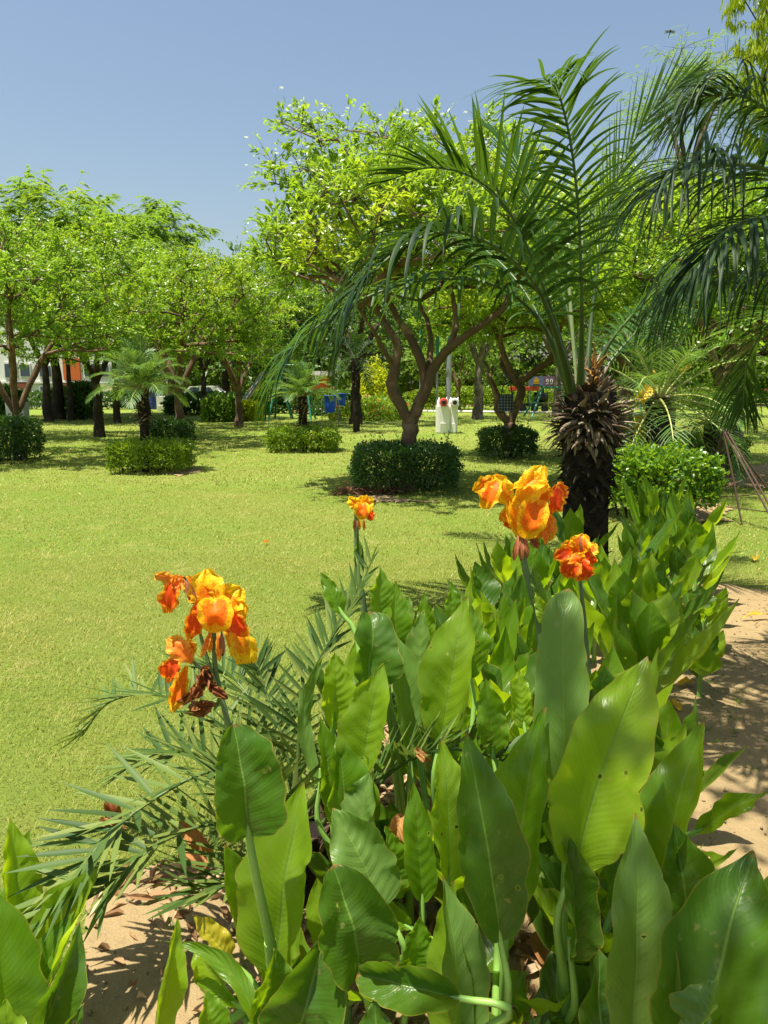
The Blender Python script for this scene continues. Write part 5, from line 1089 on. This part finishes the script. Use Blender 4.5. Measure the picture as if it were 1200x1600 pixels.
def hang(label, b, t_, w, mat, sid):
    B, T = P(*b), P(*t_); o = blade(B, T, px2m(w, B), bend=.25, fold=45, wave=.02, nu=18, nv=8, seed=sid).build('dry_leaf', M[mat], loc=B); tag(o, label, 'dry leaf', 'dry leaves caught among the plants')
hang('crumpled brown leaf hanging in the gap beneath the date spikes', (628, 1270, 1.8), (612, 1330, 1.78), 34, 'dryleaf', 1)
hang('brown leaf caught above the spiny frond tips beside the round leaf', (282, 1285, 1.86), (330, 1340, 1.84), 30, 'dryleaf', 2)
hang('orange brown scrap held by the date spikes, over the dark gap', (650, 1172, 1.8), (675, 1192, 1.78), 18, 'dryleaf', 3)
hang('dark brown leaf stuck on the frond over the lawn edge', (170, 1248, 1.85), (182, 1290, 1.84), 30, 'petald', 4)
hang('brown leaf lying across the fronds near the lawn', (160, 1285, 1.8), (200, 1295, 1.78), 22, 'dryleaf', 5)
# ------------------------------------------------------------------ things on the lawn
def cyl(mb, a, b, r, sides=12, m=0): tube(mb, [a, ((Vector(a)+Vector(b))/2), b], [r, r], sides, m)
def mk(parent, name, mat, fn, smooth=True):
    mb = MB(); fn(mb); return mb.build(name, M[mat], parent, smooth)
# white twin-mouth litter bin
def litter_bin(label, px, d, h=.86, w=.68, heads=True, facets=True):
    x = mid(px, d); o = empty('litter_bin', (x, d, 0), label, 'litter bin')
    mb = MB(); box(mb, (x-w*.22, d, h/2), (w*.56, .5, h), .12, 0, 0, .03, .93); box(mb, (x+w*.20, d+.06, h/2), (w*.50, .44, h*.985), -.22, 0, 0, .03, .93); mb.build('body', M['white'], o, False)
    if facets:
        mb = MB(); box(mb, (x-w*.22, d-.25, h*.2), (w*.30, .04, h*.36), .12, 0, .1, .012); box(mb, (x+w*.26, d-.19, h*.2), (w*.22, .04, h*.34), -.25, 0, .1, .012); mb.build('belly_panel', M['white'], o, False)
    if heads:
        for dx, mt in ((-.14, 'red'), (.19, 'white')):
            hd = mk(o, 'hood', mt, lambda m_: tube(m_, [(x+dx, d-.34, h+.09), (x+dx, d-.2, h+.10), (x+dx, d+.15, h+.08)], [.11, .13, .12], 16))
            mk(hd, 'opening', 'black', lambda m_: tube(m_, [(x+dx, d-.355, h+.09), (x+dx, d-.345, h+.09)], [.062, .07], 14))
        for dx in (-.28, -.05, .08, .30): mk(o, 'ear', 'white', lambda m_: tube(m_, [(x+dx, d, h-.03), (x+dx, d-.01, h+.14), (x+dx+.02, d, h+.25)], [.06, .045, .01], 8))
    return o
litter_bin('white twin litter bin with a red and a white mouth, out on the sunlit lawn', 700, 23.6)
litter_bin('plain white litter bin beside the dark blue one, in the tree shade', 254, 43, .85, .72, False)
litter_bin('white litter bin half hidden by the edge tree trunk', 24, 31, .80, .80, False, False)
def blue_bin(label, px, d, z0, w, h, mat='blue'):
    x = mid(px, d); o = empty('hanging_bin', (x, d, z0), label, 'bin', 'blue bins')
    def body(mb):
        n = 16; k = np.arange(n)*2*math.pi/n; rings = []
        for z, r in ((0, .36), (.02, .38), (.5, .44), (.93, .5), (.93, .56), (1, .56), (1, .50), (.1, .36)):
            rings.append(np.stack([x+np.cos(k)*r*w, d+np.sin(k)*r*w*.8, np.full(n, z0+z*h)], 1))
        v = np.concatenate(rings); j = np.arange(n); f = [np.stack([i*n+j, i*n+(j+1) % n, (i+1)*n+(j+1) % n, (i+1)*n+j], 1) for i in range(len(rings)-1)]
        mb.add(v, np.concatenate(f)); mb.add(np.vstack([rings[0], [[x, d, z0]]]), np.stack([(j+1) % n, j, np.full(n, n)], 1)); mb.add(np.vstack([rings[-1], [[x, d, z0+.1*h]]]), np.stack([j, (j+1) % n, np.full(n, n)], 1))
    mk(o, 'body', mat, body)
    mk(o, 'post', 'grey', lambda m_: (cyl(m_, (x-w*.66, d+.1, -.02), (x-w*.66, d+.1, z0+h*.8), .02), cyl(m_, (x+w*.66, d+.1, -.02), (x+w*.66, d+.1, z0+h*.8), .02), cyl(m_, (x-w*.66, d+.1, z0+h*.75), (x+w*.66, d+.1, z0+h*.75), .015)))
    return o
blue_bin('bigger bright blue hanging bin beside the flower mound', 515, 30, .40, .50, .68)
blue_bin('smaller bright blue hanging bin touching the flower mound', 534, 32, .62, .36, .50)
blue_bin('dark blue bin in the tree shade beside a white one', 238, 43, .10, .52, 1.15, 'blued')
# lamp post
x = mid(701, 29); o = empty('lamp_post', (x, 29, 0), 'grey steel lamp post with a green upper part, behind the white twin bin', 'lamp post')
mk(o, 'pole', 'grey', lambda m_: cyl(m_, (x, 29, -.02), (x, 29, 2.6), .10)); mk(o, 'upper_pole', 'green', lambda m_: cyl(m_, (x, 29, 2.6), (x, 29, 4.6), .07))
mk(o, 'foot', 'green', lambda m_: cyl(m_, (x, 29, -.02), (x, 29, .42), .12)); mk(o, 'lamp', 'white', lambda m_: tube(m_, [(x, 29, 4.6), (x, 29, 4.75), (x, 29, 4.95)], [.1, .2, .08], 14))
for px, dd, lb in ((683, 33, 'thin grey post with a green top, second behind the forking trunk'), (657, 35, 'thin green topped post nearest the left fork of the big tree')):
    x = mid(px, dd); o = empty('lamp_post', (x, dd, 0), lb, 'lamp post'); mk(o, 'pole', 'grey', lambda m_: cyl(m_, (x, dd, -.02), (x, dd, 2.2), .045)); mk(o, 'upper_pole', 'green', lambda m_: cyl(m_, (x, dd, 2.2), (x, dd, 4.4), .07))
# slide
def bar(mb, a, b, r): cyl(mb, a, b, r, 8)
d = 33; A, B = P(368, 632, d), P(412, 588, d); A.z = .12; o = empty('playground_slide', (A.x, d, 0), 'grey metal playground slide sloping down to the grass, under the trees', 'slide')
def chute(mb):
    for (p0, p1) in ((A, B),):
        dv = (p1-p0); n = 10
        for i in range(n):
            a = p0+dv*(i/n); b = p0+dv*((i+1)/n); v = [(a.x, d-.28, a.z), (b.x, d-.28, b.z), (b.x, d+.28, b.z), (a.x, d+.28, a.z)]
            v += [(q[0], q[1], q[2]-.05) for q in v]; mb.add(v, [[0, 1, 2, 3], [7, 6, 5, 4], [0, 4, 5, 1], [1, 5, 6, 2], [2, 6, 7, 3], [3, 7, 4, 0]])
mk(o, 'chute', 'slide', chute, False)
mk(o, 'side_rail', 'grey', lambda m_: (bar(m_, A+Vector((0, -.3, .18)), B+Vector((0, -.3, .18)), .04), bar(m_, A+Vector((0, .3, .18)), B+Vector((0, .3, .18)), .04)))
tp = B+Vector((.5, 0, 0)); mk(o, 'platform', 'slide', lambda m_: box(m_, B+Vector((.3, 0, -.02)), (.6, .6, .06)), False)
def ladder(m_):
    for s in (-.26, .26):
        bar(m_, (tp.x, d+s, B.z+.8), (tp.x+.7, d+s, 0), .035); bar(m_, (B.x, d+s, 0), (B.x, d+s, B.z), .035)
    for k in range(6): u = (k+.6)/6; bar(m_, (tp.x+.7*u*.86+.1, d-.26, B.z*(1-u)), (tp.x+.7*u*.86+.1, d+.26, B.z*(1-u)), .025)
mk(o, 'ladder', 'green', ladder)
def swing(label, x0, x1, d, h, seat='seat', tyre=False, spread=1.0):
    a, b = mid(x0, d), mid(x1, d); o = empty('swing_frame', ((a+b)/2, d, 0), label, 'swing')
    mk(o, 'top_bar', 'green', lambda m_: bar(m_, (a, d, h), (b, d, h), .05))
    for e, sg in ((a, -1), (b, 1)):
        for s in (-1, 1): mk(o, 'leg', 'green', lambda m_: bar(m_, (e, d, h), (e+sg*.35*spread, d+s*1.0, -.02), .045))
        mk(o, 'cross_bar', 'green', lambda m_: bar(m_, (e+sg*.17*spread, d-.5, h*.5), (e+sg*.17*spread, d+.5, h*.5), .035))
    c = (a+b)/2
    for s in (-.22, .22): mk(o, 'chain', 'grey', lambda m_: bar(m_, (c+s, d, h), (c+s, d, .75 if tyre else .55), .012))
    if tyre:
        k = np.linspace(0, 2*math.pi, 19); mk(o, 'tyre', 'tyre', lambda m_: tube(m_, [(c+.30*math.cos(q), d+.02*math.sin(q*3), .5+.30*math.sin(q)) for q in k], [.10, .10], 10, cap=False))
    else: mk(o, 'swing_seat', 'black', lambda m_: box(m_, (c, d, .52), (.5, .2, .04), 0, 0, 0, .01), False)
swing('green swing frame behind the small shaggy palm', 436, 476, 33, 2.3)
swing('green swing frame with slanting legs in front of the banner, beyond the trunk', 848, 905, 35, 1.35, spread=1.9)
swing('far green swing frame with a tyre seat, behind the near palm trunk', 946, 990, 40, 1.6, tyre=True, spread=.6)
# banner board
d = 44; A, B = P(826, 603, d), P(884, 588, d); o = empty('banner_board', ((A.x+B.x)/2, d, 0), 'dark banner board with a pale emblem and a row of pale letters, on posts', 'banner')
pn = part(o, 'panel', 'purple', ((A.x+B.x)/2, d, (A.z+B.z)/2), (B.x-A.x, .06, B.z-A.z)); part(pn, 'end_panel', 'screen', (A.x+.42, d-.034, (A.z+B.z)/2), (.84, .02, (B.z-A.z)*.98))
w_ = B.x-A.x; zc = (A.z+B.z)/2
mk(pn, 'emblem', 'fallen', lambda m_: (box(m_, (A.x+.42, d-.055, zc+.02), (.30, .02, .16)), box(m_, (A.x+.42, d-.055, zc+.15), (.12, .02, .12)), box(m_, (A.x+.42, d-.055, zc-.12), (.36, .02, .05))), False)
def letters(m_):
    for k in range(5):
        cx = A.x+1.06+k*.235; box(m_, (cx-.05, d-.045, zc+.03), (.035, .02, .17)); box(m_, (cx, d-.043, zc+.10), (.13, .02, .035)); box(m_, (cx+.05, d-.0445, zc), (.035, .02, .13))
        box(m_, (cx, d-.045, zc-.15), (.12, .02, .03))
mk(pn, 'lettering', 'letter', letters, False)
for e in (A.x+.1, B.x-.1): mk(o, 'post', 'green', lambda m_: cyl(m_, (e, d+.06, -.02), (e, d+.06, B.z+.1), .04))
# play train
d = 41; x = mid(822, d); o = empty('play_train', (x, d, 0), 'small play train with a red roof and black front, behind the checked bag tree', 'play train')
part(o, 'roof', 'red', (x-.1, d, 1.27), (1.5, 1.0, .22), .04); part(o, 'floor', 'black', (x, d, .42), (2.1, .9, .14), .02)
for e in (-.75, .05, .55): mk(o, 'roof_post', 'black', lambda m_: cyl(m_, (x+e, d-.4, .4), (x+e, d-.4, 1.2), .03))
mk(o, 'boiler', 'black', lambda m_: tube(m_, [(x+.45, d, .8), (x+.9, d, .8), (x+1.15, d, .8)], [.28, .28, .22], 14)); mk(o, 'chimney', 'black', lambda m_: tube(m_, [(x+.9, d, 1.0), (x+.9, d, 1.3), (x+.9, d, 1.42)], [.08, .08, .14], 12))
for e in (-.8, -.2, .4, .95): mk(o, 'wheel', 'black', lambda m_: tube(m_, [(x+e, d-.48, .2), (x+e, d-.42, .2)], [.2, .2], 16))
# parked car, far
def car(label, px, d):
    x = mid(px, d); o = empty('parked_car', (x, d, 0), label, 'car'); mb = MB()
    prof = [(-2.0, .35), (-2.0, .75), (-1.8, .85), (-1.15, .92), (-.65, 1.38), (.65, 1.42), (1.3, .98), (1.95, .88), (2.05, .6), (2.0, .35)]
    n = len(prof); v = [(x+a, d-.8, z) for a, z in prof]+[(x+a, d+.8, z) for a, z in prof]; f4 = [[i, (i+1) % n, n+(i+1) % n, n+i] for i in range(n)]; mb.add(v, f4)
    for off in (0, n):
        c = len(v); mb.add([v[off+i] for i in range(n)]+[(x, d-.8 if off == 0 else d+.8, .7)], [[i, (i+1) % n, n] for i in range(n)])
    mb.build('body', M['white'], o, False)
    for e in ((-.95, -.08), (.02, .85)): mk(o, 'side_window', 'glassd', lambda m_: m_.add([(x+e[0], d-.81, .95), (x+e[1], d-.81, .95), (x+min(e[1], .62), d-.81, 1.32), (x+max(e[0], -.6), d-.81, 1.32)], [[0, 1, 2, 3]]), False)
    for e in (-1.25, 1.3): 
        w_ = mk(o, 'wheel', 'tyre', lambda m_: tube(m_, [(x+e, d-.84, .32), (x+e, d-.66, .32)], [.32, .32], 18)); mk(w_, 'rim', 'grey', lambda m_: tube(m_, [(x+e, d-.86, .32), (x+e, d-.83, .32)], [.18, .19], 12))
    mk(o, 'headlight', 'white', lambda m_: box(m_, (x-1.97, d-.6, .72), (.1, .3, .12), 0, 0, 0, .02), False)
    return o
car('white car parked in the shade beyond the bushes, seen over the slide foot', 318, 47)
# flower mound, golden shrub, earth mound, far strips
def mound(name, cx, cy, rx, ry, h, mat, z=-.01):
    n, k = 48, 14; v = [(cx, cy, h+z)]; f = []
    for j in range(1, k+1):
        u = j/k
        for i in range(n):
            a = i*2*math.pi/n; r = u*(1+.07*math.sin(a*3+1)+.04*math.sin(a*7)); v.append((cx+math.cos(a)*rx*r, cy+math.sin(a)*ry*r, z+h*(math.cos(u*math.pi)*.5+.5)*(1+.1*math.sin(a*5+u*6))))
    mb = MB(); mb.add(v, [[0, 1+i, 1+(i+1) % n] for i in range(n)]); mb.add(np.array(v), [[1+j*n+i, 1+(j+1)*n+i, 1+(j+1)*n+(i+1) % n, 1+j*n+(i+1) % n] for j in range(k-1) for i in range(n)])
    return tag(mb.build(name, mat), kind='structure')
M['earth'] = plain('earth', (.36, .22, .12), .95, .1, .25, 2, .02)
mound('earth_mound', mid(548, 44), 44, 4.6, 3.0, .95, M['earth'])
sheet('dirt_track', -26, 30, 53, 60, M['earth'], .006)
mb = MB(); tube(mb, [(mid(640, 41.5), 41.5, .06), (mid(820, 40), 40, .06), (mid(1000, 37), 37, .06)], [.06, .06], 6); tag(mb.build('white_rail', M['rope'], loc=(0, 40, 0)), 'low white rail running across the lawn behind the white twin bin', 'rail')
def shrubby(label, cx, cy, rx, ry, h, mat, n, leaf, name='shrub', cat='shrub', blooms=0, seed=1, z0=0):
    g = np.random.default_rng(seed); o = empty(name, (cx, cy, 0), label, cat); mb = MB()
    for _ in range(14):
        a = g.uniform(0, 6.28); r = g.uniform(.1, .7); e = (cx+math.cos(a)*rx*r, cy+math.sin(a)*ry*r, h*.75); tube(mb, crom([(cx+math.cos(a)*.1, cy, -.02), (cx+math.cos(a)*rx*r*.5, cy+math.sin(a)*ry*r*.5, h*.4), e], 6), [.02, .008], 5)
    mb.build('wood', M['barkd'], o)
    q = nz(g.normal(0, 1, (n, 3))); q[:, 2] = np.abs(q[:, 2]); an = np.arctan2(q[:, 1], q[:, 0])
    rad = g.uniform(.55, 1.0, n)**.5*(1+.12*np.sin(an*5+q[:, 2]*4+seed)+.08*np.sin(an*11+seed)); p = np.array([cx, cy, z0])+q*rad[:, None]*np.array([rx, ry, h-z0])
    lm = MB(); leafcloud(lm, p, q+g.normal(0, .6, (n, 3)), q+g.normal(0, .4, (n, 3)), leaf[0]*g.uniform(.6, 1.2, n), leaf[1], .2); lm.build('foliage', M[mat], o, False)
    if blooms:
        j = g.integers(0, n, blooms); bm_ = MB()
        for k in range(4): leafcloud(bm_, p[j]*1.0+np.array([0, 0, .03]), g.normal(0, .6, (blooms, 3))+np.array([0, 0, .7]), g.normal(0, 1, (blooms, 3)), .09, .07, .1)
        b = bm_.build('blossoms', M['bloomr'], o, False)
        if blooms > 100: b['kind'] = 'stuff'
    return o
shrubby('bright golden yellow shrub on the earth mound', mid(587, 40), 40, .95, .9, 2.55, 'gold', 2600, (.20, .12), seed=5)
shrubby('low green flower mound dotted with red blossoms, beside the blue bins', mid(572, 32.5), 32.5, 1.75, 1.3, .72, 'hedge', 5000, (.11, .06), 'flower_mound', 'flower bed', 60, seed=6)
shrubby('second low red flowered planting behind the flower mound', mid(600, 36), 36, 1.6, 1.0, .95, 'tree2', 2600, (.12, .07), 'flower_mound', 'flower bed', 50, seed=7)
shrubby('leafy dark shrub against the earth mound by the palm at the back', mid(515, 37), 37, .9, .7, .8, 'hedged', 1800, (.14, .08), seed=8)
# bag in the tree
M['plaid'] = None
m, t, out = nodes('checked cloth'); oc = texco(t); sx = t.nodes.new('ShaderNodeSeparateXYZ'); L(t, oc, sx.inputs[0])
a = val(t, 'GREATER_THAN', val(t, 'SINE', val(t, 'MULTIPLY', sx.outputs[0], 110)), .55); b = val(t, 'GREATER_THAN', val(t, 'SINE', val(t, 'MULTIPLY', sx.outputs[2], 110)), .55)
L(t, bsdf(t, mix(t, val(t, 'MULTIPLY', val(t, 'ADD', a, b), .4), (.02, .025, .04), (.22, .25, .3)), .8, .2).outputs[0], out.inputs[0]); M['plaid'] = m
d = 15.2; c = P(791, 629, d); o = empty('cloth_bag', (c.x, d, c.z-.17), 'dark checked cloth bag hanging in the forked tree', 'bag')
def bag(m_):
    n, k = 16, 9; v = []
    for j in range(k):
        u = j/(k-1); z = c.z-.17+.33*u
        for i in range(n):
            a = i*2*math.pi/n; sq = .5+.5*abs(math.cos(a))**.5; r = .15*(1+.10*math.sin(u*5+a*2)-.12*u); v.append((c.x+math.copysign(abs(math.cos(a))**.5, math.cos(a))*r, d+math.copysign(abs(math.sin(a))**.6, math.sin(a))*.07*(1-.4*u), z+.01*math.sin(a*3)))
    m_.add(v, [[j*n+i, j*n+(i+1) % n, (j+1)*n+(i+1) % n, (j+1)*n+i] for j in range(k-1) for i in range(n)]); m_.add(v[:n]+[(c.x, d, c.z-.18)], [[(i+1) % n, i, n] for i in range(n)]); m_.add(v[-n:]+[(c.x, d, c.z+.15)], [[i, (i+1) % n, n] for i in range(n)])
mk(o, 'pouch', 'plaid', bag)
for s in (-.1, .11): mk(o, 'strap', 'black', lambda m_: tube(m_, crom([(c.x+s, d-.03, c.z+.12), (c.x+s*.8, d-.02, c.z+.3), (c.x+s*.4+.03, d+.02, c.z+.46)], 8), [.012, .010], 6))
# rusty tripod
d = 8.3; ap = P(1130, 672, d); o = empty('tripod_frame', (ap.x, d, 0), 'rusty steel tripod frame leaning at the edge of the sandy patch', 'tripod frame')
ends = [P(1104, 706, d+.9), P(1164, 772, d-.3), P(1222, 806, d-.8), P(1236, 790, d+.1)]
for e in ends:
    e.z = 0; 
    for s in (0, .035): mk(o, 'leg', 'rust', lambda m_: tube(m_, [ap+Vector((s, 0, 0)), (ap+e)/2+Vector((s*1.3, 0, .01)), e+Vector((s*1.6, 0, -.01))], [.011, .010], 7)) if s == 0 or e is ends[2] else None
for (p0, p1) in (((1108, 778, d-.2), (1215, 770, d-.2)), ((1120, 790, d-.3), (1200, 800, d-.5)), ((1105, 775, d), (1160, 750, d+.3))):
    mk(o, 'cross_rod', 'rust', lambda m_: tube(m_, [P(*p0), (P(*p0)+P(*p1))/2, P(*p1)], [.006, .006], 6))
# yellow panel bin, yellow dead frond on the spiky palm, heap of roots, paper, dragonfly
d = 12.4; a, b = P(993, 682, d), P(1008, 650, d); o = empty('yellow_post_box', ((a.x+b.x)/2, d, 0), 'narrow yellow box on a post beside the spiky palm', 'box')
part(o, 'panel', 'yellow', ((a.x+b.x)/2, d, (a.z+b.z)/2), (.16, .12, b.z-a.z), .01); part(o, 'post', 'green', ((a.x+b.x)/2, d+.02, a.z/2), (.05, .05, a.z))
sp = [q for q in S.objects if q.get('label', '').startswith('spiky palm')][0]
for (b0, t0, w0) in (((1016, 606, 10.0), (992, 628, 9.9), 22), ((1012, 604, 10.0), (1003, 634, 9.9), 14), ((1062, 582, 10.1), (1082, 568, 10.1), 9), ((1024, 600, 10.1), (1022, 578, 10.1), 9)):
    B, T = P(*b0), P(*t0); blade(B, T, px2m(w0, B), bend=.2, fold=30, wave=.02, nu=14, nv=8).build('dry_frond', M['yleaf'], sp)
def roots(mb):
    c = G(575, 772)
    for _ in range(150):
        a = rng.uniform(0, 6.28); r = rng.uniform(0, 1)**.6; q = np.array([c.x+math.cos(a)*r*.48, c.y+math.sin(a)*r*.22, .02+.13*(1-r)*rng.random()]); e = q+rng.normal(0, .09, 3)*np.array([1.2, .8, .35]); e[2] = abs(e[2])
        tube(mb, crom([q, (q+e)/2+rng.normal(0, .03, 3)+np.array([0, 0, .03]), e], 5), [.009, .003], 5)
    for px_, h_ in ((573, .12), (598, .2)): p = G(px_, 770); tube(mb, [p, p+Vector((.01, 0, h_*.6)), p+Vector((-.01, 0, h_))], [.018, .012], 7)
mb = MB(); roots(mb); tag(mb.build('root_heap', M['rooty'], loc=tuple(G(575, 772))), 'low heap of dead brown roots at the foot of the big dark hedge', 'root heap')
c = G(145, 655, .02); mb = MB(); n = 40; q = nz(rng.normal(0, 1, (n, 3)))*np.array([.16, .07, .05])*rng.uniform(.7, 1, (n, 1))+np.array(c)+np.array([0, 0, .03])
leafcloud(mb, q, rng.normal(0, 1, (n, 3)), rng.normal(0, 1, (n, 3)), .14, .1); tag(mb.build('crumpled_paper', M['white'], loc=tuple(c), smooth=False), 'crumpled white scrap of paper on the lawn near the edge tree', 'paper')
c = P(1047, 50, 5.0); o = empty('dragonfly', c, 'dragonfly hovering alone in the blue sky', 'dragonfly')
mk(o, 'body', 'black', lambda m_: tube(m_, [c+Vector((.0, 0, .012)), c+Vector((.002, 0, .004)), c+Vector((-.002, .004, -.012)), c+Vector((-.006, .012, -.03))], [.005, .006, .002, .0015], 8))
for s in (-1, 1):
    for k_ in (0, 1): blade(c+Vector((0, 0, .002)), c+Vector((s*.036, .004*k_, .006-.012*k_)), .009, shape='lance', nu=10, nv=4, wave=0, rip=0).build('wing', M['grey'], o)
